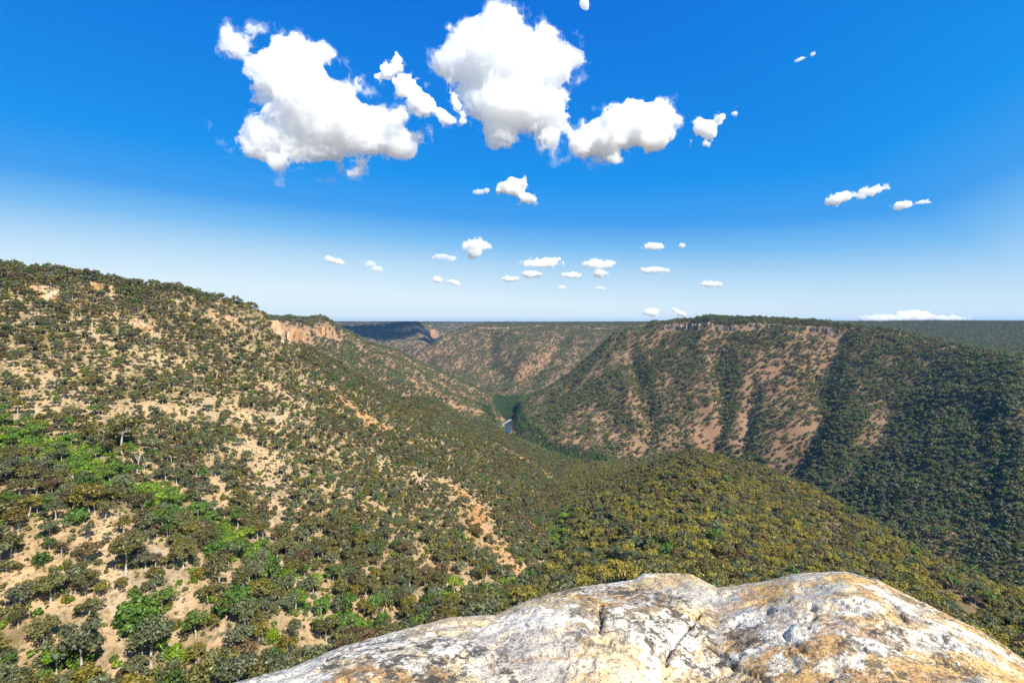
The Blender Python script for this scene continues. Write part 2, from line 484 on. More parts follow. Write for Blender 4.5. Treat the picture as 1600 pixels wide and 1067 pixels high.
LUSH = patch_field([
    ([(0, 690), (60, 700), (110, 720), (170, 760), (230, 770)], 30, 1.0), ([(230, 770), (300, 815), (350, 850), (400, 880)], 27, 1.0), ([(400, 880), (440, 920), (500, 960), (540, 990)], 24, 1.0),
    ([(540, 990), (590, 1000)], 22, .95), ([(250, 940), (300, 900)], 18, .5), ([(210, 950)], 18, .8), ([(365, 935)], 16, .9), ([(90, 1040), (170, 1050)], 24, .6), ([(260, 1000), (285, 1040)], 18, .7), ([(10, 1020)], 16, .8),
    ([(690, 940), (760, 930), (820, 900)], 14, .6), ([(880, 870), (870, 830), (900, 790)], 14, .45), ([(640, 1000), (600, 985)], 14, .6), ([(30, 660), (10, 700)], 24, .7)])
RIVER_FLAT = patch_field([([(795, 628), (790, 645), (800, 660), (810, 680), (835, 695)], 16, 1.0), ([(760, 640), (775, 665)], 7, .8), ([(845, 700), (900, 715), (940, 722)], 10, .9),
                          ([(1475, 925), (1500, 950), (1540, 985)], 15, .9), ([(1560, 990), (1600, 1010)], 12, .9)])

xs = axis(-15000, 15000); ys = axis(-1500, 16000)
ys = ys[ys > -900]
GXX, GYY = np.meshgrid(xs, ys)
GZ = H(GXX, GYY)
nx, ny = len(xs), len(ys)
idx = np.arange(nx * ny).reshape(ny, nx)
FQ = np.stack([idx[:-1, :-1].ravel(), idx[:-1, 1:].ravel(), idx[1:, 1:].ravel(), idx[1:, :-1].ravel()], 1)

m_soil, _, _ = mat("dry_soil")
T_ = NT(m_soil)
geo = T_.node("ShaderNodeNewGeometry"); pos = geo.outputs['Position']
a_or = T_.node("ShaderNodeAttribute", attribute_name="orange").outputs['Fac']
a_fo = T_.node("ShaderNodeAttribute", attribute_name="forest").outputs['Fac']
n1 = T_.noise(pos, 0.012, 5); n2 = T_.noise(pos, 0.11, 6, .65); n3 = T_.noise(pos, 0.55, 7, .75); n4 = T_.noise(pos, 0.035, 4)
c = T_.mix(T_.ramp(n1, .35, .65), (.60, .42, .225), (.51, .34, .18))
c = T_.mix(T_.ramp(n4, .45, .7), c, (.47, .36, .235))
c = T_.mix(T_.math('MULTIPLY', a_or, T_.ramp(n2, .12, .5)), c, (.50, .22, .07))
c = T_.mix(T_.ramp(n2, .54, .70), c, (.25, .19, .085))
c = T_.mix(T_.math('MULTIPLY', T_.ramp(n3, .50, .60), .85), c, (.15, .12, .06))
c = T_.mix(T_.ramp(n3, .42, .32), c, (.64, .52, .38))
a_rd = T_.node("ShaderNodeAttribute", attribute_name="redsoil").outputs['Fac']
c = T_.mix(T_.math('MULTIPLY', a_rd, .8), c, T_.mix(n2, (.20, .12, .072), (.46, .275, .165)))
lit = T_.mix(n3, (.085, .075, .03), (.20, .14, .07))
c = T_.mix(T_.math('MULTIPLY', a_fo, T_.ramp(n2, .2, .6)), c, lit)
bs = T_.node("ShaderNodeBsdfDiffuse"); bs.inputs['Roughness'].default_value = 0.6
T_.link(c, bs.inputs[0])
bp = T_.node("ShaderNodeBump"); bp.inputs['Strength'].default_value = 0.8; bp.inputs['Distance'].default_value = 1.2
T_.link(n3, bp.inputs['Height']); T_.link(bp.outputs[0], bs.inputs['Normal'])
o_ = T_.node("ShaderNodeOutputMaterial"); T_.link(bs.outputs[0], o_.inputs[0])

ground = mesh_obj("ground", np.stack([GXX.ravel(), GYY.ravel(), GZ.ravel()], 1), FQ, m_soil, smooth_=True)
tag(ground, kind="structure")
def vattr(o, name, v):
    a = o.data.attributes.new(name, 'FLOAT', 'POINT'); a.data.foreach_set("value", np.asarray(v, dtype=np.float32).ravel())

# ------------------------------------------------------------------ where the trees stand
def inside(poly, x, y):
    r = np.zeros(x.shape, bool)
    for (x0, y0), (x1, y1) in zip(poly, poly[1:] + poly[:1]):
        if y0 != y1:
            r ^= ((y0 > y) != (y1 > y)) & (x < (x1 - x0) * (y - y0) / (y1 - y0) + x0)
    return r
KNOLL = [(0, 20), (10, 120), (0, 250), (19, 310), (45, 450), (70, 800), (140, 1100), (420, 1100), (550, 1000), (480, 640), (446, 510), (450, 450), (420, 60), (60, 10)]
RIGHT = [(450, 450), (480, 640), (550, 1000), (420, 1110), (142, 1140), (80, 1280), (0, 1390), (-10, 1731), (-10, 1990), (200, 2010), (520, 1890), (900, 1750), (5200, 1500), (5200, -200), (420, 60)]
def region(x, y):
    r = np.full(x.shape, 3)                                  # 0 near slope, 1 knoll, 2 right mountain, 3 beyond
    left = (x < 140) & (y < 1120 + 0.0 * x) & (y < np.interp(x, [-2000, -1000, -700, -400, -150, 0, 140], [900, 950, 1000, 1150, 1300, 1390, 1150]))
    r[left] = 0
    r[inside(RIGHT, x, y)] = 2
    r[inside(KNOLL, x, y)] = 1
    return r
def grad(x, y, e=12.0):
    return (H(x + e, y) - H(x - e, y)) / (2 * e), (H(x, y + e) - H(x, y - e)) / (2 * e)

def cover(x, y):
    """share of the ground under crowns, 0..1"""
    h = H(x, y)
    gx, gy = grad(x, y)
    k = 1 / np.sqrt(1 + gx * gx + gy * gy)
    lit = (-gx * sun_vec.x - gy * sun_vec.y + sun_vec.z) * k          # dry, sun-facing sides are thin
    n = fbm2(x / 60, y / 60, 3, 200); n2_ = fbm2(x / 23, y / 23, 2, 230)
    r = region(x, y)
    c = np.where(r == 0, 0.65 + 0.30 * n + 0.20 * n2_, 0.0)
    c = np.where(r == 0, c + 0.55 * smooth(14, 40, h) + 0.30 * smooth(350, 800, y) + 0.2 * smooth(-150, -230, h), c)
    c = np.where(r == 1, 1.0 + 0.1 * n, c)
    c = np.where(r == 2, 0.93 - 0.36 * smooth(.30, .75, lit) + 0.26 * n, c)
    c = np.where(r == 3, 0.96 - 0.30 * smooth(.45, .95, lit) + 0.34 * n, c)
    c = np.where((h > -14) & (r >= 2), 1.0, c)
    c = np.maximum(c, patch_eval(LUSH, x, y) * 1.0)
    c = c * (1 - np.clip(1.0 * patch_eval(BARE, x, y) * (0.85 + 0.5 * n2_), 0, .97))
    for P, w in CLEAR:
        m = (x > P[:, 0].min() - w) & (x < P[:, 0].max() + w) & (y > P[:, 1].min() - w) & (y < P[:, 1].max() + w)
        if m.any():
            dd = np.full(m.sum(), 1e9)
            for a, b in zip(P[:-1], P[1:]):
                ab = b - a; L = max(1e-6, ab @ ab)
                t = np.clip(((x[m] - a[0]) * ab[0] + (y[m] - a[1]) * ab[1]) / L, 0, 1)
                dd = np.minimum(dd, np.hypot(x[m] - a[0] - t * ab[0], y[m] - a[1] - t * ab[1]))
            c[m] = np.where(dd < w, c[m] * .38, c[m])
    return np.clip(c, 0, 1), h, lit, r

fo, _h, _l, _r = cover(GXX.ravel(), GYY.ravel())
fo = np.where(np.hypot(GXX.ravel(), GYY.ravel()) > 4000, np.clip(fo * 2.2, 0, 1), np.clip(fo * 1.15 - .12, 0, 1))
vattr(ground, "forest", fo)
vattr(ground, "redsoil", np.where(_r >= 2, 1.0, 0.0))
vattr(ground, "orange", patch_eval(ORANGE, GXX.ravel(), GYY.ravel()))

def visible(x, y, z, slack):
    v = np.ones(len(x), bool)
    for t_ in np.concatenate([np.linspace(.04, .5, 18), np.linspace(.52, .985, 46)]):
        v &= H(x * t_, y * t_, False) < z * t_ + slack
    return v

def jitter_grid(x0, x1, y0, y1, s):
    gx, gy = np.meshgrid(np.arange(x0, x1, s), np.arange(y0, y1, s))
    x = gx.ravel() + rng.uniform(-.48, .48, gx.size) * s; y = gy.ravel() + rng.uniform(-.48, .48, gx.size) * s
    k = (np.abs(x) < 1.10 * y + 60) & (y > 24)
    return x[k], y[k]

def scatter(y0, y1, s, xr, slack):
    """members of the wood between two distances"""
    x, y = jitter_grid(-xr, xr, y0, y1, s)
    c, h, lit, r = cover(x, y)
    k = (rng.uniform(0, 1, len(x)) < c) & ~((patch_eval(RIVER_FLAT, x, y) > .28))
    x, y, h, lit, r, c = x[k], y[k], h[k], lit[k], r[k], c[k]
    under_brow = (np.hypot(x, y) < 300) & (x > -.35 * y)          # the foot of the lookout, seen only by leaning out
    k = visible(x, y, h + 10, slack) | under_brow
    k &= (y > 110) | (under_brow & ((h + 13) / y < -.56))
    return x[k], y[k], h[k], lit[k], r[k], c[k]

def pixel(x, y, z):
    return CX + F_PX * x / y, HOR - F_PX * z / y

# ------------------------------------------------------------------ foliage, bark
def leaf_material(name, default):
    m, _, _ = mat(name)
    q = NT(m)
    at = q.node("ShaderNodeAttribute", attribute_type='INSTANCER', attribute_name="tint")
    oi = q.node("ShaderNodeObjectInfo"); g = q.node("ShaderNodeNewGeometry")
    base = q.mix(1.0, at.outputs['Color'], (1, 1, 1), 'MULTIPLY')
    hsv = q.node("ShaderNodeHueSaturation")
    q.link(base, hsv.inputs['Color'])
    v = q.math('ADD', q.math('MULTIPLY', g.outputs['Random Per Island'], 0.9), 0.55)
    q.link(v, hsv.inputs['Value'])
    hsv.inputs['Saturation'].default_value = 1.0
    h = q.math('ADD', q.math('MULTIPLY', oi.outputs['Random'], 0.026), 0.487)
    q.link(h, hsv.inputs['Hue'])
    d = q.node("ShaderNodeBsdfDiffuse"); tr = q.node("ShaderNodeBsdfTranslucent"); gl = q.node("ShaderNodeBsdfGlossy")
    gl.inputs['Roughness'].default_value = 0.45
    gl.inputs['Color'].default_value = (.9, .95, 1, 1)
    q.link(hsv.outputs[0], d.inputs[0]); q.link(hsv.outputs[0], tr.inputs[0])
    ms = q.node("ShaderNodeMixShader"); ms.inputs[0].default_value = 0.18
    q.link(d.outputs[0], ms.inputs[1]); q.link(tr.outputs[0], ms.inputs[2])
    m2 = q.node("ShaderNodeMixShader"); m2.inputs[0].default_value = 0.025
    q.link(ms.outputs[0], m2.inputs[1]); q.link(gl.outputs[0], m2.inputs[2])
    o = q.node("ShaderNodeOutputMaterial"); q.link(m2.outputs[0], o.inputs[0])
    return m
m_leaf = leaf_material("leaf", (.1, .1, .04))

def bark_material(name, a, b):
    m, _, _ = mat(name)
    q = NT(m); g = q.node("ShaderNodeTexCoord")
    n = q.noise(g.outputs['Object'], 1.3, 4, .6)
    d = q.node("ShaderNodeBsdfDiffuse"); q.link(q.mix(q.ramp(n, .4, .62), a, b), d.inputs[0])
    o = q.node("ShaderNodeOutputMaterial"); q.link(d.outputs[0], o.inputs[0])
    return m
m_bark = bark_material("pale_bark", (.62, .58, .52), (.36, .31, .26))
m_dead = bark_material("weathered_wood", (.62, .58, .52), (.42, .38, .33))

class MB:
    """collects tubes and leaves into one mesh"""
    def __init__(self): self.V, self.F = [], []
    def tube(self, pts, rad, n=5):
        pts = [Vector(p) for p in pts]
        rings = []
        for i, p in enumerate(pts):
            d = (pts[min(i + 1, len(pts) - 1)] - pts[max(i - 1, 0)]).normalized()
            u = d.orthogonal().normalized(); v = d.cross(u)
            base = len(self.V)
            for k in range(n):
                a = 2 * math.pi * k / n
                self.V.append(tuple(p + (u * math.cos(a) + v * math.sin(a)) * rad[i]))
            rings.append(base)
        for a, b in zip(rings[:-1], rings[1:]):
            for k in range(n):
                self.F.append((a + k, a + (k + 1) % n, b + (k + 1) % n, b + k))
        self.F.append(tuple(rings[-1] + k for k in range(n)))
    def leaf(self, c, nrm, size, asp, R):
        nrm = nrm.normalized()
        u = nrm.orthogonal().normalized()
        a = R.uniform(0, 6.283)
        w = nrm.cross(u)
        u, w = u * math.cos(a) + w * math.sin(a), w * math.cos(a) - u * math.sin(a)
        b = len(self.V)
        s = size * R.uniform(.65, 1.35)
        for x, y in ((-1, -.35), (.15, -1), (1, .3), (-.2, 1)):
            self.V.append(tuple(c + u * (x * s * asp * .5) + w * (y * s * .5)))
        self.F.append((b, b + 1, b + 2, b + 3))
    def build(self, name, m, parent=None, link=True, mats=None, fmat=None):
        return mesh_obj(name, self.V, self.F, m, parent, False, link, mats, fmat)

def gauss_dir(R):
    v = Vector((R.gauss(0, 1), R.gauss(0, 1), R.gauss(0, 1)))
    return v.normalized()

def fill_clump(mb, c, r, flat, n, size, R, up=0.45):
    for _ in range(n):
        d = gauss_dir(R)
        k = R.uniform(.15, 1) ** .42
        p = Vector((c.x + d.x * r * k, c.y + d.y * r * k, c.z + d.z * r * flat * k))
        nr = d + Vector((0, 0, up)) + gauss_dir(R) * .75
        mb.leaf(p, nr, size, 1.25, R)

def gum(seed, height, width, clumps, leaves, leaf, tubes=5, clear=.42, lean=.08, flat=.72):
    """a eucalypt: pale bole forking into limbs, each limb carrying a clump of leaves; returns (trunk, crown)"""
    R = random.Random(seed)
    tk, cr = MB(), MB()
    top = Vector((R.uniform(-1, 1) * lean * height, R.uniform(-1, 1) * lean * height, height * .86))
    fork = Vector((top.x * .3, top.y * .3, height * clear))
    mid = fork * .5 + Vector((R.uniform(-.2, .2), R.uniform(-.2, .2), 0))
    r0 = height * .026
    tk.tube([(0, 0, -1.6), (0, 0, 0), mid, fork, fork.lerp(top, .55) + Vector((R.uniform(-.4, .4), R.uniform(-.4, .4), 0)), top], [r0 * 1.25, r0 * 1.15, r0 * .9, r0 * .75, r0 * .45, r0 * .2], tubes)
    for i in range(clumps):
        a = 2.399 * i + R.uniform(-.5, .5)
        rr = width * .5 * math.sqrt((i + .6) / clumps) * R.uniform(.75, 1.05)
        if i == 0: rr *= .3
        z = height * (clear + .08 + (.84 - clear) * (1 - .5 * (rr / (width * .5)) ** 2) * R.uniform(.42, 1.05))
        c = Vector((top.x * .6 + math.cos(a) * rr, top.y * .6 + math.sin(a) * rr, z))
        st = fork.lerp(top, R.uniform(0, .6))
        md = st.lerp(c, .55) + Vector((R.uniform(-.3, .3), R.uniform(-.3, .3), -.25))
        tk.tube([st, md, c], [r0 * .42, r0 * .28, r0 * .1], max(3, tubes - 1))
        fill_clump(cr, c, width * R.uniform(.14, .26), flat, leaves, leaf, R)
    return tk, cr

def bushy(seed, height, width, clumps, leaves, leaf, stems=True):
    """a rounded bush or small tree leafy to the ground"""
    R = random.Random(seed)
    tk, cr = MB(), MB()
    for i in range(clumps):
        a = 2.399 * i + R.uniform(-.4, .4)
        k = math.sqrt((i + .3) / clumps)
        rr = width * .38 * k * R.uniform(.8, 1.1)
        z = height * (.28 + .5 * (1 - k * k) * R.uniform(.75, 1.1) + .12 * R.uniform(-1, 1))
        c = Vector((math.cos(a) * rr, math.sin(a) * rr, z))
        if stems: tk.tube([(0, 0, -.6), (c.x * .4, c.y * .4, z * .5), c], [.06 * height / 3, .04 * height / 3, .02], 3)
        fill_clump(cr, c, width * R.uniform(.2, .3), .8, leaves, leaf, R, .35)
    return tk, cr

def she_oak(seed, height, width, leaves, leaf):
    R = random.Random(seed)
    tk, cr = MB(), MB()
    tk.tube([(0, 0, -1), (0, 0, height * .5), (0, 0, height * .95)], [height * .018, height * .012, .03], 4)
    for i in range(leaves):
        z = height * (.12 + .88 * R.random() ** 1.15)
        rr = width * .5 * (1 - (z / height)) ** .7 * R.uniform(.3, 1) + .15
        a = R.uniform(0, 6.283)
        cr.leaf(Vector((math.cos(a) * rr, math.sin(a) * rr, z)), Vector((math.cos(a), math.sin(a), .25)) + gauss_dir(R) * .5, leaf, .8, R)
    return tk, cr

def joined(name, parts):
    """trunk and crown in one mesh (members of the far wood, and small shrubs)"""
    V, Fc, fm = [], [], []
    for (mb, mi) in parts:
        o = len(V)
        V += mb.V; Fc += [tuple(i + o for i in f) for f in mb.F]; fm += [mi] * len(mb.F)
    return mesh_obj(name, V, Fc, None, link=False, mats=[m_bark, m_leaf], fmat=fm)

def library(name, obs):
    c = bpy.data.collections.new(name)
    for i, o in enumerate(obs):
        o.name = f"{name}_{i:02d}"
        c.objects.link(o)
    return c

def stand(name, lib, n_lib, x, y, z, scale, idx_, tint, kind="stuff"):
    """one object: many members placed on the points of a mesh"""
    n = len(x)
    me = bpy.data.meshes.new(name)
    me.vertices.add(n)
    me.vertices.foreach_set("co", np.stack([x, y, z], 1).astype(np.float32).ravel())
    def at(nm, ty, v):
        a = me.attributes.new(nm, ty, 'POINT')
        a.data.foreach_set({'FLOAT': "value", 'INT': "value", 'FLOAT_VECTOR': "vector", 'FLOAT_COLOR': "color"}[ty], v.ravel())
    at("size", 'FLOAT_VECTOR', scale.astype(np.float32)); at("pick", 'INT', idx_.astype(np.int32))
    rot = np.stack([rng.uniform(-.06, .06, n), rng.uniform(-.06, .06, n), rng.uniform(0, 6.283, n)], 1).astype(np.float32)
    at("turn", 'FLOAT_VECTOR', rot); at("tint", 'FLOAT_COLOR', np.concatenate([tint, np.ones((n, 1))], 1).astype(np.float32))
    o = bpy.data.objects.new(name, me); col.objects.link(o)
    ng = bpy.data.node_groups.new(name, 'GeometryNodeTree')
    ng.interface.new_socket("Geometry", in_out='INPUT', socket_type='NodeSocketGeometry')
    ng.interface.new_socket("Geometry", in_out='OUTPUT', socket_type='NodeSocketGeometry')
    gi = ng.nodes.new("NodeGroupInput"); go = ng.nodes.new("NodeGroupOutput")
    ci = ng.nodes.new("GeometryNodeCollectionInfo"); ci.inputs['Collection'].default_value = lib
    ci.inputs['Separate Children'].default_value = True; ci.inputs['Reset Children'].default_value = True
    ip = ng.nodes.new("GeometryNodeInstanceOnPoints"); ip.inputs['Pick Instance'].default_value = True
    def na(nm, ty):
        q = ng.nodes.new("GeometryNodeInputNamedAttribute"); q.data_type = ty; q.inputs['Name'].default_value = nm
        return q.outputs[0]
    L = ng.links.new
    L(gi.outputs[0], ip.inputs['Points']); L(ci.outputs[0], ip.inputs['Instance'])
    L(na("pick", 'INT'), ip.inputs['Instance Index']); L(na("turn", 'FLOAT_VECTOR'), ip.inputs['Rotation']); L(na("size", 'FLOAT_VECTOR'), ip.inputs['Scale'])
    L(ip.outputs[0], go.inputs[0])
    md = o.modifiers.new("members", 'NODES'); md.node_group = ng
    tag(o, kind=kind)
    return o

# members of the far wood
NEAR_GUM = [gum(100 + i, 10.5, 8.2, 11, 62, .62, 5, clear=.34 + .03 * (i % 3)) for i in range(6)]
FAR_GUM = [gum(200 + i, 10, 8.4, 8, 26, 1.0, 3, clear=.3) for i in range(6)]
PATCH_GUM = [gum(300 + i, 10, 9.5, 7, 15, 1.5, 3, clear=.2) for i in range(4)]
BUSH = [bushy(400 + i, 4.6, 5.4, 9, 60, .55) for i in range(4)]
OAK = [she_oak(500 + i, 14, 5.2, 210, 1.0) for i in range(3)]
SHRUB = [bushy(600 + i, 1.7, 2.2, 5, 26, .42) for i in range(5)]
TUFT = [bushy(700 + i, .8, 1.1, 3, 14, .34, False) for i in range(4)]
lib_wood = library("wood_member", [joined("w", [(a, 0), (b, 1)]) for a, b in NEAR_GUM + FAR_GUM + PATCH_GUM + BUSH])
lib_oak = library("oak_member", [joined("w", [(a, 0), (b, 1)]) for a, b in OAK])
lib_under = library("under_member", [joined("w", [(a, 0), (b, 1)]) for a, b in SHRUB + TUFT])
I_NEAR, I_FAR, I_PATCH, I_BUSH = 0, 6, 12, 16

OLIVE, GREYG, KHAKI, RUST, DEEP, LIME, BLUEG = (np.array(c) for c in (
    (.140, .128, .034), (.125, .136, .056), (.215, .175, .022), (.160, .108, .038), (.080, .135, .016), (.185, .270, .016), (.092, .120, .062)))
def tints(x, y, h, lit, r, lush):
    n = len(x)
    u = rng.uniform(0, 1, n)[:, None]; v = rng.uniform(0, 1, n)[:, None]
    nz = fbm2(x / 90, y / 90, 2, 300)[:, None]
    base = np.where(u < .42 + .2 * nz, OLIVE, np.where(u < .74 + .2 * nz, GREYG, np.where(u < .84, KHAKI * .8, np.where(u < .92, RUST * .9, DEEP))))
    kn = np.where(u < .34, OLIVE * 1.0, np.where(u < .42, RUST * .9, np.where(u < .58, GREYG * .85, np.where(u < .61, DEEP, KHAKI * 1.1)))) * 1.18
    back = smooth(420, 620, y)[:, None]
    kn = kn * (1 - .55 * back) + .55 * back * OLIVE
    base = np.where((r == 1)[:, None], kn, base)
    rt = np.where(u < .45, GREYG * 1.25, np.where(u < .62, DEEP * 1.3, OLIVE * 1.25))
    base = np.where((r >= 2)[:, None], rt, base)
    lu = np.where(v < .34, LIME, np.where(v < .84, DEEP * 1.45, GREYG * 1.15))
    k = (rng.uniform(0, 1, n) < lush * 1.7)[:, None]
    base = np.where(k, lu, base)
    return base * rng.uniform(.70, 1.22, n)[:, None]

# trees out to 3.6 km, then broader crowns
tx, ty, th, tl, tr_, tc = scatter(24, 1500, 4.7, 1700, 14)
bx, by, bh, bl, br_, bc = scatter(1500, 3700, 7.2, 3900, 16)
cx_, cy_, ch_, cl_, cr_, cc_ = scatter(3700, 7400, 17.0, 7600, 10)
# thick growth along the gullies
lx_, ly_ = jitter_grid(-420, 260, 90, 900, 3.9)
k = rng.uniform(0, 1, len(lx_)) < 1.1 * patch_eval(LUSH, lx_, ly_) - .12
lx_, ly_ = lx_[k], ly_[k]; lh_ = H(lx_, ly_)
k = visible(lx_, ly_, lh_ + 6, 8); lx_, ly_, lh_ = lx_[k], ly_[k], lh_[k]
tx = np.concatenate([tx, lx_]); ty = np.concatenate([ty, ly_]); th = np.concatenate([th, lh_]); tl = np.concatenate([tl, lh_ * 0 + .7]); tr_ = np.concatenate([tr_, region(lx_, ly_)])
n_lush = len(lx_)
n1_, n2c, n3c = len(tx), len(bx), len(cx_)
X = np.concatenate([tx, bx, cx_]); Y = np.concatenate([ty, by, cy_]); Z = np.concatenate([th, bh, ch_]); LIT = np.concatenate([tl, bl, cl_]); RG = np.concatenate([tr_, br_, cr_])
LU = patch_eval(LUSH, X, Y)
D = np.hypot(X, Y)
sc = .48 + .70 * rng.uniform(0, 1, len(X)) ** .9
sc = np.where(RG == 1, sc * np.where((X > 0.42 * Y) | (Y > 560), .72, 1.0), sc)
sc = np.where(RG == 0, sc * np.where(Z > 20, .84, np.where(Y > 330, .72, .92)), sc)
sc[n1_:] *= 1.05; sc[n1_ + n2c:] *= 2.0
PICK = np.where(D < 620, I_NEAR + rng.integers(0, 6, len(X)), np.where(D < 3700, I_FAR + rng.integers(0, 6, len(X)), I_PATCH + rng.integers(0, 4, len(X))))
isb = (rng.uniform(0, 1, len(X)) < np.where(LU > .3, .62, .16)) & (D < 900)
isb[n1_ - n_lush:n1_] = True
sc[n1_ - n_lush:n1_] *= rng.uniform(.55, 1.0, n_lush)
PICK = np.where(isb, I_BUSH + rng.integers(0, 4, len(X)), PICK)
SZ = np.stack([sc * rng.uniform(.9, 1.15, len(X)), sc * rng.uniform(.9, 1.15, len(X)), sc * rng.uniform(.8, 1.1, len(X))], 1)
SZ[n1_ + n2c:, 2] *= .55
TINT = tints(X, Y, Z, LIT, RG, np.where(D < 1000, LU, 0))

# ------------------------------------------------------------------ the 300 trees that show largest are things of their own
LEDGE_ROW = ([0, 350, 360, 450, 530, 620, 700, 775, 830, 900, 990, 1005, 1080, 1120, 1200, 1240, 1320, 1370, 1450, 1530, 1600],
             [1080, 1080, 1067, 1045, 1012, 985, 965, 960, 935, 918, 905, 895, 897, 918, 908, 897, 892, 905, 945, 985, 1030])
HEIGHT = np.where(PICK >= I_BUSH, 4.6, 10.3) * SZ[:, 2]; WIDTH = np.where(PICK >= I_BUSH, 5.4, 8.2) * SZ[:, 0]
u_, v_ = pixel(X, Y, Z + HEIGHT * .6)
inview = (u_ > 8) & (u_ < 1592) & (v_ < 1052) & (v_ < np.interp(u_, *LEDGE_ROW) - 6) & (D < 800)
vis = np.zeros(len(X), bool)
ii = np.nonzero(inview)[0]
vis[ii] = visible(X[ii], Y[ii], Z[ii] + HEIGHT[ii] * .5, 1.0)
score = np.where(vis, HEIGHT * WIDTH / (Y * Y), 0)
CHOSEN = np.argsort(-score)[:290]
rest = np.ones(len(X), bool); rest[CHOSEN] = False

def colour_word(c):
    names = [(OLIVE, "olive"), (GREYG, "grey-green"), (KHAKI, "golden khaki"), (RUST, "rusty brown"), (DEEP, "deep green"), (LIME, "bright lime"), (BLUEG, "blue-grey")]
    cn = c / c.sum()
    return min(names, key=lambda k: float(((k[0] / k[0].sum() - cn) ** 2).sum()))[1]
USED = set()
def place_words(u, v):
    return f"{u / 16:.0f}% across, {v / 10.67:.0f}% down"
def setting_words(r, u, v, lush, bare):
    if r == 1: return "on the knoll behind the ledge"
    if r == 2: return "on right mountain"
    if lush > .4: return "in the green gully"
    if bare > .35: return "on bare tan soil"
    return "on the dry left slope"
def unique(l, u, v):
    if l in USED:
        for k in range(1, 60):
            q = l.replace("% across", f".{k % 10}% across", 1) if k < 10 else l.replace("% down", f".{k % 10}% down", 1)
            if q not in USED: l = q; break
    USED.add(l)
    return l

CR_M = [(b.build("trunk", m_bark, link=False).data, c.build("crown", m_leaf, link=False).data) for b, c in NEAR_GUM]
HERO = [gum(800 + i, 11.5, 9.0, 14, 95, .52, 6, clear=.36 + .04 * (i % 3), lean=.1) for i in range(5)]
HERO_M = [(b.build("trunk", m_bark, link=False).data, c.build("crown", m_leaf, link=False).data) for b, c in HERO]
BIGBUSH = [bushy(850 + i, 5.2, 6.0, 14, 90, .46) for i in range(4)]
BUSH_M = [(b.build("trunk", m_bark, link=False).data, c.build("crown", m_leaf, link=False).data) for b, c in BIGBUSH]

def plant_tree(x, y, z, size, tint, meshes, label, group, cat="tree", turn=None, name="gum_tree"):
    e = bpy.data.objects.new(name, None); col.objects.link(e)
    e.location = (x, y, z); e.empty_display_size = 2
    e.rotation_euler = (rng.uniform(-.05, .05), rng.uniform(-.05, .05), rng.uniform(0, 6.28) if turn is None else turn)
    e.scale = size
    tag(e, label, cat, group)
    for nm, me in zip(("trunk", "crown"), meshes):
        o = bpy.data.objects.new(nm, me); col.objects.link(o); o.parent = e
        o["tint"] = [float(q) for q in tint] + [1.0]
    return e

BARE_C = patch_eval(BARE, X[CHOSEN], Y[CHOSEN])
for k, i in enumerate(CHOSEN):
    bush = PICK[i] >= I_BUSH
    me = BUSH_M[k % 4] if bush else (HERO_M[k % 5] if Y[i] < 330 else CR_M[k % 6])
    f = .92 if me is not CR_M[k % 6] else 1.0
    size = "large" if HEIGHT[i] > 9.5 else ("medium" if HEIGHT[i] > 6.5 else "small")
    what = "round leafy tree" if bush else "gum"
    lab = unique(f"{size} {colour_word(TINT[i])} {what} {setting_words(RG[i], u_[i], v_[i], LU[i], BARE_C[k])}, {place_words(u_[i], v_[i])}", u_[i], v_[i])
    plant_tree(X[i], Y[i], Z[i] - .2, tuple(SZ[i] * f), TINT[i], me, lab,
               {0: "trees on the left slope", 1: "trees on the knoll", 2: "trees on the right mountain", 3: "trees across the river"}[int(RG[i])],
               name="leafy_tree" if bush else "gum_tree")

# a few trees one would point at
def feature(px, row, w, kind, tint, label, lean=None):
    p = cast(px, row)
    if p is None: return
    s = w * p[1] / F_PX
    if kind == 'bush':
        k = s / 6.0; me = BUSH_M[int(px) % 4]
        plant_tree(p[0], p[1], p[2] - .3, (k, k, k * .95), tint, me, label, "trees on the left slope", name="leafy_tree")
    else:
        k = s / 9.0; me = HERO_M[int(px) % 5]
        plant_tree(p[0], p[1], p[2] - .3, (k, k, k * 1.1), tint, me, label, "trees on the left slope")
    USED.add(label)
feature(214, 978, 62, 'bush', DEEP * 1.25, "broad glossy deep green tree beside the bare scree tongue low on the left")
feature(366, 962, 58, 'bush', DEEP * 1.15, "round dark green tree at the gully edge, right of the bare soil pocket")
feature(424, 1000, 26, 'bush', LIME * .9, "single lime green round tree below the bare scree chute near the ledge")
feature(196, 898, 48, 'gum', OLIVE, "tall olive gum with pale straight bole standing alone on the bare spur")
feature(190, 708, 44, 'gum', OLIVE * 1.1, "tall thin-crowned gum with long white trunk halfway up the left slope")
feature(128, 1050, 62, 'gum', GREYG * .9, "wide grey-green gum with white bole at the foot of the left slope")
feature(236, 1042, 56, 'gum', GREYG, "leaning grey-green gum with forked white limbs beside the scree tongue")
feature(275, 1030, 30, 'bush', LIME, "slim bright lime tree just right of the leaning white-limbed gum")
feature(120, 818, 34, 'bush', DEEP * 1.2, "compact deep green tree above the bare spur, left of a dark gum")
feature(140, 806, 40, 'gum', KHAKI * .8, "flat-topped khaki gum with dark trunk on the crest of the bare spur")

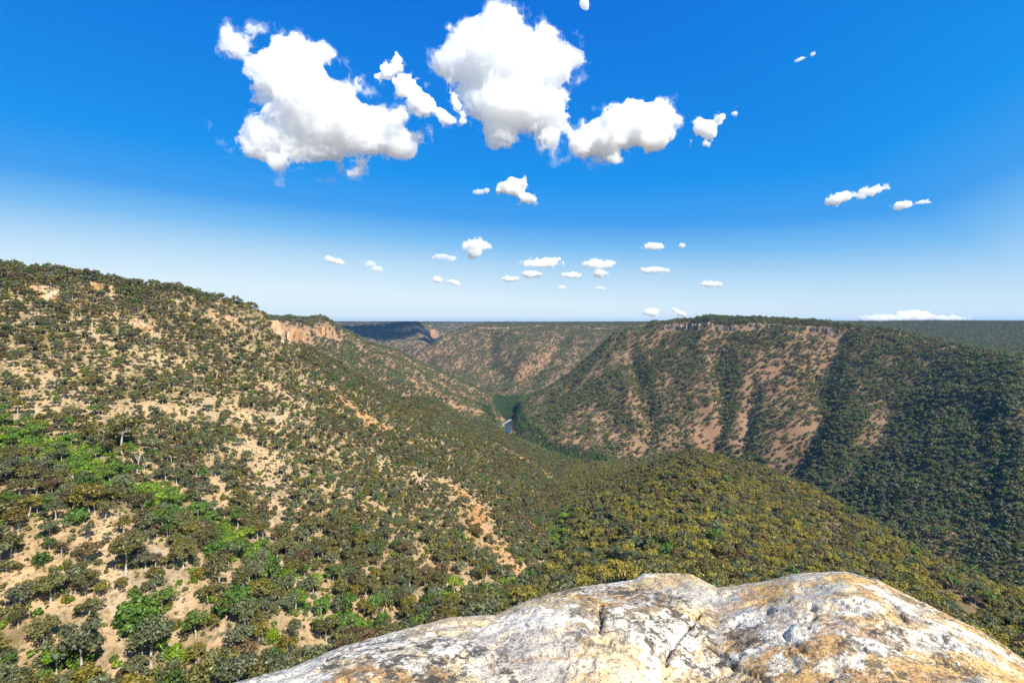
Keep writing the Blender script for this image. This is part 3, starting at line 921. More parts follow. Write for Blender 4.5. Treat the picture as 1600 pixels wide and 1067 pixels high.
# ------------------------------------------------------------------ the rest of the wood, river oaks, undergrowth
wood = stand("woodland", lib_wood, 20, X[rest], Y[rest], Z[rest] - .2, SZ[rest], PICK[rest], TINT[rest])
tag(wood, "mixed olive and grey-green gum woodland covering the slopes and rims", "woodland")
ox, oy = jitter_grid(-300, 900, 420, 2300, 6.0)
of = patch_eval(RIVER_FLAT, ox, oy)
k = (of > .2) & ~((ox > -46) & (ox < 22 + .0 * oy) & (np.abs(oy - 1560) < 130) & (np.abs(ox - np.interp(oy, [1400, 1510, 1600, 1731, 1865], [0, -19, -14, -11, -20])) < 25))
ox, oy = ox[k], oy[k]; oh = H(ox, oy)
osz = rng.uniform(.7, 1.15, (len(ox), 1)) * np.ones((1, 3)); osz[:, 2] *= rng.uniform(.85, 1.15, len(ox))
ot = np.where(rng.uniform(0, 1, (len(ox), 1)) < .6, np.array((.050, .105, .022)), np.array((.075, .120, .028))) * rng.uniform(.8, 1.2, (len(ox), 1))
oaks = stand("river_oaks", lib_oak, 3, ox, oy, oh, osz, rng.integers(0, 3, len(ox)), ot)
tag(oaks, "deep green conical river oaks lining the creek and river flats", "river oaks")

sx, sy = jitter_grid(-900, 500, 90, 900, 2.4)
k = sy < 900; sx, sy = sx[k], sy[k]
sr = region(sx, sy)
sn = fbm2(sx / 30, sy / 30, 3, 410)
bare_s = patch_eval(BARE, sx, sy)
k = (rng.uniform(0, 1, len(sx)) < np.clip(.66 + .35 * sn - .40 * bare_s - .25 * smooth(450, 900, sy), .10, 1)) & (sr != 1) & (patch_eval(RIVER_FLAT, sx, sy) < .3)
sx, sy, sr, bare_s = sx[k], sy[k], sr[k], bare_s[k]
sh = H(sx, sy)
k = visible(sx, sy, sh + 2, 3); sx, sy, sh, sr, bare_s = sx[k], sy[k], sh[k], sr[k], bare_s[k]
slu = patch_eval(LUSH, sx, sy)
ns = len(sx)
tuft = rng.uniform(0, 1, ns) < .55
ssz = np.where(tuft, rng.uniform(.6, 1.6, ns), rng.uniform(.5, 1.65, ns))
spick = np.where(tuft, 5 + rng.integers(0, 4, ns), rng.integers(0, 5, ns))
u = rng.uniform(0, 1, ns)[:, None]
stint = np.where(u < .35, OLIVE, np.where(u < .6, GREYG, np.where(u < .75, KHAKI, np.where(u < .87, DEEP * 1.3, LIME * .7))))
stint = np.where((rng.uniform(0, 1, ns) < slu)[:, None], np.where(u < .4, LIME * .9, DEEP * 1.4), stint)
stint = np.where((tuft & (u[:, 0] > .5))[:, None], np.array((.27, .21, .08)), stint) * rng.uniform(.8, 1.25, (ns, 1))
su, sv = pixel(sx, sy, sh + .6)
sok = (su > 5) & (su < 1595) & (sv < 1060) & (sv < np.interp(su, *LEDGE_ROW) - 4) & ~tuft
sok &= visible(sx, sy, sh + .8, .4)
sscore = np.where(sok, ssz / sy, 0) * (.35 + bare_s)
sch = np.argsort(-sscore)[:280]
srest = np.ones(ns, bool); srest[sch] = False
SH_M = [joined("shrub", [(a, 0), (b, 1)]).data for a, b in SHRUB]
sn_ = 0
for i in sch:
    o = bpy.data.objects.new("shrub", SH_M[int(spick[i]) % 5]); col.objects.link(o)
    o.location = (sx[i], sy[i], sh[i] - .1); o.rotation_euler = (0, 0, rng.uniform(0, 6.28)); o.scale = (ssz[i],) * 3
    o["tint"] = [float(q) for q in stint[i]] + [1.0]
    size = "low" if ssz[i] < .8 else ("mid-sized" if ssz[i] < 1.1 else "bushy")
    where = "in the green gully" if slu[i] > .4 else ("on bare tan soil" if bare_s[i] > .35 else "between gums on the left slope")
    tag(o, unique(f"{size} {colour_word(stint[i])} shrub {where}, {place_words(su[i], sv[i])}", su[i], sv[i]), "shrub", "shrubs on the left slope")
under = stand("undergrowth", lib_under, 9, sx[srest], sy[srest], sh[srest] - .05, ssz[srest][:, None] * np.ones((1, 3)), spick[srest], stint[srest])
tag(under, "straw tussocks and low scrub scattered over the dry left slope", "undergrowth")

# loose stones on the bare ground
def stone(seed):
    R = random.Random(seed)
    mb = MB()
    V = [Vector(v) for v in ((-1, -1, -.6), (1, -1, -.6), (1, 1, -.6), (-1, 1, -.6), (-.8, -.7, .6), (.7, -.8, .5), (.8, .7, .7), (-.7, .8, .45))]
    mb.V = [tuple(v * .5 * R.uniform(.75, 1.2)) for v in V]
    mb.F = [(0, 3, 2, 1), (4, 5, 6, 7), (0, 1, 5, 4), (1, 2, 6, 5), (2, 3, 7, 6), (3, 0, 4, 7)]
    return mb
m_stone = bark_material("scree_stone", (.46, .38, .29), (.30, .25, .21))
lib_stone = library("stone_member", [stone(i).build("w", m_stone, link=False) for i in range(5)])
qx, qy = jitter_grid(-420, 220, 95, 560, 1.7)
k = (region(qx, qy) == 0); qx, qy = qx[k], qy[k]
k = rng.uniform(0, 1, len(qx)) < .10 + .5 * patch_eval(BARE, qx, qy) * smooth(-.1, .5, fbm2(qx / 14, qy / 14, 2, 470))
qx, qy = qx[k], qy[k]; qh = H(qx, qy)
k = visible(qx, qy, qh + 1, 2); qx, qy, qh = qx[k], qy[k], qh[k]
qs = (.18 + .75 * rng.uniform(0, 1, len(qx)) ** 4)[:, None] * rng.uniform(.7, 1.3, (len(qx), 3))
scree = stand("scree", lib_stone, 5, qx, qy, qh + .05, qs, rng.integers(0, 5, len(qx)), np.ones((len(qx), 3)) * .3)
tag(scree, "loose tan stones strewn over the bare soil of the left slope", "scree")

# dead trees: bare white limbs
def dead_tree(px, row, hpx, label, seed):
    p = cast(px, row)
    if p is None: return
    R = random.Random(seed)
    h = hpx * p[1] / F_PX
    e = bpy.data.objects.new("dead_tree", None); col.objects.link(e); e.location = p - np.array([0, 0, .3])
    tag(e, label, "dead tree", "bare white trees")
    tk = MB()
    lx = R.uniform(-.25, .25) * h
    a, b, c = Vector((0, 0, -1)), Vector((lx * .4, 0, h * .5)), Vector((lx, 0, h))
    tk.tube([a, b, c], [h * .03, h * .022, h * .008], 6)
    tk.build("trunk", m_dead, e)
    for i in range(5):
        t0 = R.uniform(.35, .9)
        s = (a.lerp(b, t0 * 2) if t0 < .5 else b.lerp(c, t0 * 2 - 1))
        ang = R.uniform(0, 6.28)
        ln = h * R.uniform(.2, .38)
        d = Vector((math.cos(ang), math.sin(ang) * .6, R.uniform(.35, 1.0)))
        br = MB(); br.tube([s, s + d * ln * .5, s + d * ln + Vector((0, 0, ln * .2))], [h * .014, h * .009, h * .003], 5)
        br.build("branch", m_dead, e)
dead_tree(341, 862, 36, "bare twisted white tree arching out of the green gully", 1)
dead_tree(213, 740, 34, "thin bare white tree leaning right, midway up the left slope", 2)
dead_tree(118, 770, 30, "dead white stem sloping left in the green gully", 3)
dead_tree(1070, 858, 30, "leafless white tree with forked top on the knoll, left of rusty crowns", 4)
dead_tree(1115, 838, 26, "slender white stag tree standing on the knoll below the summit", 5)
dead_tree(985, 862, 22, "short white dead tree leaning left on the shaded knoll flank", 6)
dead_tree(1176, 905, 22, "white dead stick just above the dip between the two ledge humps", 7)

# ------------------------------------------------------------------ cliffs and outcrops
def rock_material(name, cols, scale=1.0):
    m, _, _ = mat(name)
    q = NT(m); g = q.node("ShaderNodeNewGeometry")
    mp = q.node("ShaderNodeMapping"); mp.inputs['Scale'].default_value = (1, 1, .35); q.link(g.outputs['Position'], mp.inputs[0])
    mh = q.node("ShaderNodeMapping"); mh.inputs['Scale'].default_value = (.25, .25, 1.5); q.link(g.outputs['Position'], mh.inputs[0])
    a = q.noise(mp.outputs[0], .045 * scale, 5, .6); b = q.noise(mp.outputs[0], .22 * scale, 5, .65); c_ = q.noise(mh.outputs[0], .3 * scale, 4, .6)
    c = q.mix(q.ramp(a, .38, .6), cols[0], cols[1])
    c = q.mix(q.ramp(b, .48, .66), c, cols[2])
    c = q.mix(q.ramp(c_, .55, .7), c, cols[3])
    d = q.node("ShaderNodeBsdfDiffuse"); q.link(c, d.inputs[0])
    bp_ = q.node("ShaderNodeBump"); bp_.inputs['Strength'].default_value = 1; bp_.inputs['Distance'].default_value = 1.0 / scale
    q.link(b, bp_.inputs['Height']); q.link(bp_.outputs[0], d.inputs['Normal'])
    o = q.node("ShaderNodeOutputMaterial"); q.link(d.outputs[0], o.inputs[0])
    return m
m_cliff_o = rock_material("ochre_sandstone", ((.56, .32, .13), (.60, .44, .28), (.34, .19, .09), (.20, .15, .11)))
m_cliff_g = rock_material("grey_sandstone", ((.32, .26, .21), (.46, .36, .28), (.13, .11, .10), (.32, .20, .12)))

def cliff(name, path, hgt, block, out, m, label, seed, top_off=1.0, broken=.25, group="sandstone cliffs under the rims"):
    """a jointed cliff band: columns of different width and set-back along a rim, each in two or three ledges"""
    R = random.Random(seed)
    P = np.array(path, float)
    seg = np.hypot(*np.diff(P, axis=0).T); L = np.concatenate([[0], np.cumsum(seg)])
    V, Fc = [], []
    s = 0.0
    while s < L[-1]:
        w = block * R.uniform(.5, 1.6)
        if R.random() < broken:
            s += w * R.uniform(.4, 1.2); continue
        e = min(s + w, L[-1])
        q = [np.array([np.interp(v, L, P[:, 0]), np.interp(v, L, P[:, 1])]) for v in (s, e)]
        t_ = q[1] - q[0]; n_ = np.array([t_[1], -t_[0]]); n_ = n_ / (np.hypot(*n_) + 1e-6)   # towards the valley
        o_f = hgt * R.uniform(.30, .62) + out * R.uniform(-.5, .5)
        mq = (q[0] + q[1]) / 2
        hz = float(H(mq[:1] - n_[:1] * 4, mq[1:] - n_[1:] * 4)[0]) + top_off - R.uniform(0, hgt * .22)
        hg0 = float(H(mq[:1] + n_[:1] * o_f, mq[1:] + n_[1:] * o_f)[0])
        nl = R.choice((2, 2, 3)); zt = hz
        hh = max(hgt * .5, hz - hg0 + 1)
        for l in range(nl):
            zb = zt - hh / nl * R.uniform(.8, 1.2)
            if l == nl - 1: zb = hg0 - 6
            f = o_f + l * R.uniform(.3, 1.8)
            j = lambda: R.uniform(-.5, .5)
            b0 = len(V)
            for zz, ff in ((zt, f), (zb, f + R.uniform(0, .8))):
                V.append((*(q[0] + n_ * (ff + j())), zz + j() * .6)); V.append((*(q[1] + n_ * (ff + j())), zz + j() * .6))
                V.append((*(q[1] - n_ * (hgt * .7 + 4)), zz)); V.append((*(q[0] - n_ * (hgt * .7 + 4)), zz))
            for fc in ((0, 1, 2, 3), (4, 7, 6, 5), (0, 4, 5, 1), (1, 5, 6, 2), (2, 6, 7, 3), (3, 7, 4, 0)):
                Fc.append(tuple(b0 + i for i in fc))
            zt = zb + .4
        s = e
    o = mesh_obj(name, V, Fc, m)
    tag(o, label, "cliff", group)
    return o

def rim_path(pts):
    return [tuple(p[:2]) for p in (cast(*q) for q in pts) if p is not None]

for nm, (path, hg, bl, ou, kind_, lb, sd, bk) in CLIFF_SPEC.items():
    cliff("cliff", path, hg, bl, ou, {"o": m_cliff_o, "g": m_cliff_g}[kind_], lb, sd, broken=bk)

def outcrop(px, row, wpx, n, m, label, seed):
    p = cast(px, row)
    if p is None: return
    R = random.Random(seed)
    w = wpx * p[1] / F_PX
    e = bpy.data.objects.new("rock_outcrop", None); col.objects.link(e); e.location = p
    tag(e, label, "rock outcrop", "rock outcrops on the left slope")
    for i in range(n):
        r = w * R.uniform(.09, .22)
        cx0 = R.uniform(-.5, .5) * w; cy0 = R.uniform(-.2, .3) * w
        z0 = float(H(np.array([p[0] + cx0]), np.array([p[1] + cy0]))[0]) - p[2]
        # an angular block: a subdivided box pushed about and cut by a few planes
        g = np.linspace(-1, 1, 6)
        V, Fc = [], []
        for ax in range(3):
            for sg in (-1, 1):
                b0 = len(V)
                for a in g:
                    for b in g:
                        v = [0, 0, 0]; v[ax] = sg; v[(ax + 1) % 3] = a; v[(ax + 2) % 3] = b
                        V.append(v)
                for a in range(5):
                    for b in range(5):
                        f = (b0 + a * 6 + b, b0 + a * 6 + 6 + b, b0 + a * 6 + 7 + b, b0 + a * 6 + b + 1)
                        Fc.append(f if sg > 0 else f[::-1])
        V = np.array(V, float)
        for _ in range(7):
            d = np.array(gauss_dir(R)); lim = R.uniform(.62, .95)
            t_ = V @ d; V = V - np.outer(np.clip(t_ - lim, 0, None), d)
        V = V + .10 * np.stack([noise3(V[:, 0] * 2 + i * 9 + k * 31, V[:, 1] * 2, V[:, 2] * 2, seed) for k in range(3)], 1)
        V = V * np.array([r, r * R.uniform(.7, 1), r * R.uniform(.7, 1.25)])
        a = R.uniform(0, 6.28); ca, sa = math.cos(a), math.sin(a)
        V = np.stack([V[:, 0] * ca - V[:, 1] * sa + cx0, V[:, 0] * sa + V[:, 1] * ca + cy0, V[:, 2] + z0 + r * .1], 1)
        mesh_obj("boulder", V, Fc, m, e)
outcrop(222, 512, 26, 12, m_cliff_o, "pinkish broken rock outcrop high on the left slope, largest of them", 21)
outcrop(268, 472, 14, 4, m_cliff_o, "two pale blocks of rock under the ridge-top trees of the left hill", 22)
outcrop(352, 497, 24, 11, m_cliff_o, "scattered orange-pink rocks near the right end of the left skyline", 23)
outcrop(60, 460, 44, 12, m_cliff_o, "low pale ledge of rock below the trees at the far left skyline", 24)
outcrop(165, 458, 40, 10, m_cliff_o, "thin tan ledge under the ridge trees, right of the pale ledge", 25)
outcrop(238, 866, 26, 7, m_cliff_g, "grey upright slabs of rock beside the dark gum on the bare spur", 26)
outcrop(100, 910, 30, 9, m_cliff_g, "flat grey rocks half buried in the scree low on the left slope", 27)
outcrop(740, 788, 20, 6, m_cliff_o, "orange rock rib on the lower flank of the left slope", 28)
outcrop(70, 505, 18, 5, m_cliff_g, "grey rock step among gums near the left edge", 29)

# ------------------------------------------------------------------ river
def strip(name, pts, wid, zoff, m, off=0.0, taper=False):
    P = []
    for a, b in zip(pts[:-1], pts[1:]):
        for k in range(12): P.append([a[i] + (b[i] - a[i]) * k / 12 for i in range(3)])
    P.append(list(pts[-1])); P = np.array(P)
    V, Fc = [], []
    for i, p in enumerate(P):
        d = P[min(i + 1, len(P) - 1)] - P[max(i - 1, 0)]
        n = np.array([-d[1], d[0]]) / (np.hypot(d[0], d[1]) + 1e-6)
        w = wid * (1 + .35 * math.sin(i * .55) + .2 * math.sin(i * 1.7 + 1)) * (math.sin(math.pi * i / (len(P) - 1)) ** .5 + .02 if taper else 1)
        for s in (-.5, .5):
            V.append((p[0] + n[0] * (off + s * w), p[1] + n[1] * (off + s * w), p[2] + zoff))
        if i: Fc.append((2 * i - 2, 2 * i - 1, 2 * i + 1, 2 * i))
    return mesh_obj(name, V, Fc, m, smooth_=True)
m_water, _, _ = mat("river_water")
q = NT(m_water); g = q.node("ShaderNodeNewGeometry")
pb = q.node("ShaderNodeBsdfPrincipled"); pb.inputs['Base Color'].default_value = (.03, .06, .07, 1); pb.inputs['Roughness'].default_value = .08; pb.inputs['IOR'].default_value = 1.33
bu = q.node("ShaderNodeBump"); bu.inputs['Strength'].default_value = .08; q.link(q.noise(g.outputs['Position'], .8, 3), bu.inputs['Height']); q.link(bu.outputs[0], pb.inputs['Normal'])
q.link(pb.outputs[0], q.node("ShaderNodeOutputMaterial").inputs[0])
m_sand, _, _ = mat("river_sand")
q = NT(m_sand); g = q.node("ShaderNodeNewGeometry"); d = q.node("ShaderNodeBsdfDiffuse")
q.link(q.mix(q.noise(g.outputs['Position'], .3, 4), (.34, .30, .23), (.52, .47, .38)), d.inputs[0]); q.link(d.outputs[0], q.node("ShaderNodeOutputMaterial").inputs[0])
tag(strip("river", RIVER, 27, .25, m_water), "narrow blue river on the gorge floor", kind="structure")
tag(strip("sand_bank", [(-30, 1480, -318), (-27, 1540, -318), (-28, 1600, -318), (-10, 1650, -318.4), (2, 1690, -318.6)], 9, .6, m_sand, 0, True), kind="structure")

# ------------------------------------------------------------------ the sandstone ledge under the eye
crest = [(350, 1.68), (360, 1.70), (450, 1.85), (530, 1.96), (620, 2.08), (700, 2.2), (775, 2.3), (830, 2.38), (900, 2.46), (990, 2.56), (1005, 2.62), (1080, 2.66), (1120, 2.58),
         (1200, 2.5), (1240, 2.5), (1320, 2.46), (1370, 2.4), (1450, 2.25), (1530, 2.1), (1600, 2.0)]
rows = [1074, 1067, 1045, 1012, 985, 965, 960, 935, 918, 905, 895, 897, 918, 908, 897, 892, 905, 945, 985, 1030]
KU = np.concatenate([[-3.0, -1.6, -1.0], [(p - CX) / F_PX for p, _ in crest], [1.25, 1.7, 3.0]])
KY = np.concatenate([[.8, 1.15, 1.45], [y for _, y in crest], [1.75, 1.4, .9]])
KR = np.concatenate([[1.25, 1.0, .82], [(r - HOR) / F_PX for r in rows], [.80, 1.05, 1.6]])
def ledge_base(x, y):
    """the ledge rolls over along a curved brow and falls away beyond it"""
    u = x / np.maximum(y, .8)
    yc = np.interp(u, KU, KY); s = np.interp(u, KU, KR)
    zc = -s * yc
    t_ = yc - y
    return np.where(t_ > 0, zc + s * t_ - (.27 + .12 * s) * t_ * t_, zc + s * t_ - 2.6 * t_ * t_)
rx = np.arange(-3.3, 3.5, .009); ry = np.arange(-.9, 3.35, .009)
RX, RY = np.meshgrid(rx, ry)
RZ = ledge_base(RX, RY)
yc_ = np.interp(RX / np.maximum(RY, .8), KU, KY)
inner = smooth(.02, .35, yc_ - RY)                               # keep the skyline where it is
cross = RX * .55 + RY * .83; along = RX * .83 - RY * .55
right_ = smooth(.2, 1.2, RX)
RZ += (.3 + .7 * inner) * .012 * fbm2(RX * 2.1, RY * 2.1, 4, 800)
RZ += inner * .010 * (np.abs(noise2(RX * 3.1 + 5, RY * 3.1, 810)) - .3)
bed = noise2(along * 1.6, cross * 11, 820)
RZ += inner * right_ * .012 * bed
# flaked slabs: steps where a skin of rock has come away
st = fbm2(RX * 1.3 + 3, RY * 1.3, 3, 830)
for lv, hh in ((-.25, .010), (.05, .013), (.35, .010)):
    RZ += inner * hh * (smooth(lv - .012, lv + .012, st + .05 * noise2(RX * 14, RY * 14, 840)) - .5)
pits = noise2(RX * 16, RY * 16, 850)
RZ -= inner * .014 * smooth(.45, .8, pits)
RZ += .0035 * fbm2(RX * 38, RY * 38, 3, 860)
def ledge_pt(px, row):
    u = (px - CX) / F_PX; w = -(row - HOR) / F_PX
    Y_ = np.linspace(1.3, 3.2, 800)
    k = np.nonzero(ledge_base(u * Y_, Y_) > w * Y_)[0]
    # nearest surface point along the sight line
    if len(k) == 0: return None
    return (u * Y_[k[0]], Y_[k[0]])
CRACK = np.zeros_like(RX)
for pts, wid, dep in (([(938, 945), (938, 975), (936, 1003)], .010, .05), ([(1098, 950), (1076, 970), (1060, 990), (1048, 1015), (1040, 1040), (1037, 1060)], .012, .05),
                      ([(1090, 992), (1115, 1005), (1130, 1013), (1150, 1035), (1185, 1052), (1200, 1062)], .014, .06),
                      ([(1373, 933), (1385, 943), (1398, 952), (1408, 965), (1412, 974)], .012, .07), ([(1458, 957), (1468, 966), (1475, 971)], .009, .05),
                      ([(820, 980), (850, 990), (880, 1000), (920, 1010), (975, 1008)], .010, .022), ([(895, 1060), (898, 1035), (915, 1018)], .01, .025),
                      ([(1268, 945), (1270, 965), (1262, 985)], .010, .03), ([(1225, 985), (1240, 1000), (1268, 1020)], .012, .035), ([(610, 1062), (640, 1040), (668, 1020)], .010, .02),
                      ([(1045, 918), (1046, 945)], .008, .025), ([(800, 917), (980, 925), (1046, 916)], .008, .016)):
    Q = [ledge_pt(*p) for p in pts]
    Q = [np.array(v) for v in Q if v is not None]
    for a, b in zip(Q[:-1], Q[1:]):
        ab = b - a; L2 = ab @ ab + 1e-9
        wob = .012 * noise2(RX * 15, RY * 15, 870)
        t_ = np.clip(((RX - a[0]) * ab[0] + (RY - a[1]) * ab[1]) / L2, 0, 1)
        dd = np.hypot(RX - a[0] - t_ * ab[0] + wob, RY - a[1] - t_ * ab[1] + wob)
        CRACK = np.maximum(CRACK, dep * np.exp(-(dd / (wid * .6)) ** 2))
RZ -= CRACK * (.35 + .65 * inner) * .8
# the outer rim is drawn down into a skirt so that the ledge is a solid block
edge = np.zeros_like(RX, bool); edge[0] = edge[-1] = True; edge[:, 0] = edge[:, -1] = True
RZ = np.maximum(RZ, -9.0); RZ[edge] = -9.0
ri = np.arange(RX.size).reshape(RX.shape)
RF = np.stack([ri[:-1, :-1].ravel(), ri[:-1, 1:].ravel(), ri[1:, 1:].ravel(), ri[1:, :-1].ravel()], 1)
RV = np.stack([RX.ravel(), RY.ravel(), RZ.ravel()], 1)

m_rock, _, _ = mat("lichen_sandstone")
q = NT(m_rock); g = q.node("ShaderNodeNewGeometry"); P_ = g.outputs['Position']
mp = q.node("ShaderNodeMapping"); mp.inputs['Rotation'].default_value = (0, 0, math.radians(33)); mp.inputs['Scale'].default_value = (.45, 2.6, 1.0); q.link(P_, mp.inputs[0])
big = q.noise(P_, 1.5, 5, .6, .4); mid = q.noise(P_, 4.2, 6, .62, .5); fin = q.noise(P_, 17, 6, .68); vfin = q.noise(P_, 70, 4, .7); bedn = q.noise(mp.outputs[0], 4.0, 5, .62, .3)
sep = q.node("ShaderNodeSeparateXYZ"); q.link(P_, sep.inputs[0])
rgt = q.ramp(sep.outputs[0], .2, 1.3)
def off(v): 
    n = q.node("ShaderNodeMapping"); n.inputs['Location'].default_value = v; q.link(P_, n.inputs[0]); return n.outputs[0]
c = q.mix(q.ramp(mid, .38, .60), (.72, .51, .26), (.80, .63, .37))                  # buff to cream sandstone
c = q.mix(q.ramp(fin, .50, .62), c, (.60, .46, .29))
gry = q.noise(off((2, 9, 4)), 1.7, 6, .62, .5)
c = q.mix(q.math('MULTIPLY', q.ramp(gry, .535, .575), .85), c, (.53, .475, .39))      # grey weathered skin
orn = q.noise(off((3, 7, 1)), 2.2, 7, .68, .6)
c = q.mix(q.math('MULTIPLY', q.ramp(orn, .53, .565), .85), c, (.56, .29, .09))    # iron stain
c = q.mix(q.math('MULTIPLY', q.math('MULTIPLY', rgt, q.ramp(bedn, .47, .56)), .9), c, (.66, .41, .14))   # golden bedding on the right
c = q.mix(q.math('MULTIPLY', q.math('MULTIPLY', rgt, q.ramp(bedn, .46, .38)), .85), c, (.55, .53, .47))
whi = q.noise(off((5, 13, 2)), 2.0, 7, .58, .35)
c = q.mix(q.ramp(whi, .53, .542), c, (.88, .78, .60))                                # pale lichen sheets
c = q.mix(q.math('MULTIPLY', q.ramp(q.noise(off((1, 1, 9)), 8, 6, .62), .58, .61), .9), c, (.82, .68, .47))
rough_ = q.ramp(q.noise(off((4, 6, 7)), 1.4, 5, .6, .4), .44, .56)
brn = q.noise(off((11, 2, 5)), 7.5, 8, .74, .5)
c = q.mix(q.math('MULTIPLY', q.math('MULTIPLY', q.ramp(brn, .53, .57), rough_), .85), c, (.26, .165, .08))   # brown crust
blk = q.noise(off((8, 3, 3)), 15, 8, .76, .4)
c = q.mix(q.math('MULTIPLY', q.math('MULTIPLY', q.ramp(blk, .52, .55), q.math('ADD', q.math('MULTIPLY', rough_, .8), .2)), .9), c, (.055, .05, .043))   # dark lichen
c = q.mix(q.math('MULTIPLY', q.ramp(vfin, .545, .60), .75), c, (.14, .115, .09))
c = q.mix(q.math('MULTIPLY', q.ramp(vfin, .42, .36), .6), c, (.82, .74, .60))
pb = q.node("ShaderNodeBsdfPrincipled"); pb.inputs['Roughness'].default_value = .88; pb.inputs['Specular IOR Level'].default_value = .2
q.link(c, pb.inputs['Base Color'])
hsum = q.math('ADD', q.math('MULTIPLY', fin, .7), q.math('MULTIPLY', vfin, .35))
bu = q.node("ShaderNodeBump"); bu.inputs['Strength'].default_value = 1.0; bu.inputs['Distance'].default_value = .03
q.link(hsum, bu.inputs['Height']); q.link(bu.outputs[0], pb.inputs['Normal']); q.link(pb.outputs[0], q.node("ShaderNodeOutputMaterial").inputs[0])
ledge = mesh_obj("rock_ledge", RV, RF, m_rock, smooth_=True)
tag(ledge, "lichen-stained cream, grey and orange sandstone ledge at the lookout edge", "rock ledge")

# ------------------------------------------------------------------ clouds
def surface_nets(Fv, org, h):
    ins = Fv > 0
    nz_, ny_, nx_ = Fv.shape
    acc = np.zeros((nz_ - 1, ny_ - 1, nx_ - 1, 3)); cnt = np.zeros((nz_ - 1, ny_ - 1, nx_ - 1))
    c8 = [(a, b, c) for a in (0, 1) for b in (0, 1) for c in (0, 1)]
    sl = lambda o: Fv[o[0]:nz_ - 1 + o[0], o[1]:ny_ - 1 + o[1], o[2]:nx_ - 1 + o[2]]
    for i, a in enumerate(c8):
        for b in c8[i + 1:]:
            if sum(abs(p - r_) for p, r_ in zip(a, b)) != 1: continue
            fa, fb = sl(a), sl(b)
            k = (fa > 0) != (fb > 0)
            t_ = np.where(k, fa / np.where(k, fa - fb, 1), 0)
            for ax in range(3):
                acc[..., ax] += np.where(k, a[ax] + (b[ax] - a[ax]) * t_, 0)
            cnt += k
    has = cnt > 0
    vid = -np.ones(cnt.shape, int); vid[has] = np.arange(has.sum())
    base = np.stack(np.nonzero(has), 1)
    v = base + acc[has] / cnt[has][:, None]
    V = np.stack([v[:, 2], v[:, 1], v[:, 0]], 1) * h + org
    Fs = []
    for ax in range(3):
        a = [slice(1, -1)] * 3; b = [slice(1, -1)] * 3
        a[ax] = slice(0, -1); b[ax] = slice(1, None)
        ia, ib = ins[tuple(a)], ins[tuple(b)]
        e = np.stack(np.nonzero(ia != ib), 1)
        if len(e) == 0: continue
        flip = ia[tuple(e.T)]
        o1, o2 = [(1, 2), (0, 2), (0, 1)][ax]
        pos_ = e.copy()
        for d in (o1, o2): pos_[:, d] += 1
        def cid(d1, d2):
            p = pos_.copy(); p[:, o1] -= d1; p[:, o2] -= d2
            return vid[tuple(p.T)]
        Q = np.stack([cid(1, 1), cid(0, 1), cid(0, 0), cid(1, 0)], 1)
        if ax == 1: flip = ~flip
        Q[~flip] = Q[~flip][:, ::-1]
        Fs.append(Q)
    return V, np.concatenate(Fs)[:, ::-1]

def cloud_material(name, surf, dens):
    m, _, _ = mat(name)
    q = NT(m)
    d = q.node("ShaderNodeBsdfDiffuse"); d.inputs[0].default_value = (.95, .96, .97, 1)
    tr2 = q.node("ShaderNodeBsdfTransparent"); y = q.node("ShaderNodeMixShader"); y.inputs[0].default_value = surf
    q.link(tr2.outputs[0], y.inputs[1]); q.link(d.outputs[0], y.inputs[2])
    v = q.node("ShaderNodeVolumeScatter"); v.inputs['Color'].default_value = (.995, .997, 1, 1); v.inputs['Density'].default_value = dens; v.inputs['Anisotropy'].default_value = .05
    o = q.node("ShaderNodeOutputMaterial")
    q.link(y.outputs[0], o.inputs[0]); q.link(v.outputs[0], o.inputs['Volume'])
    return m

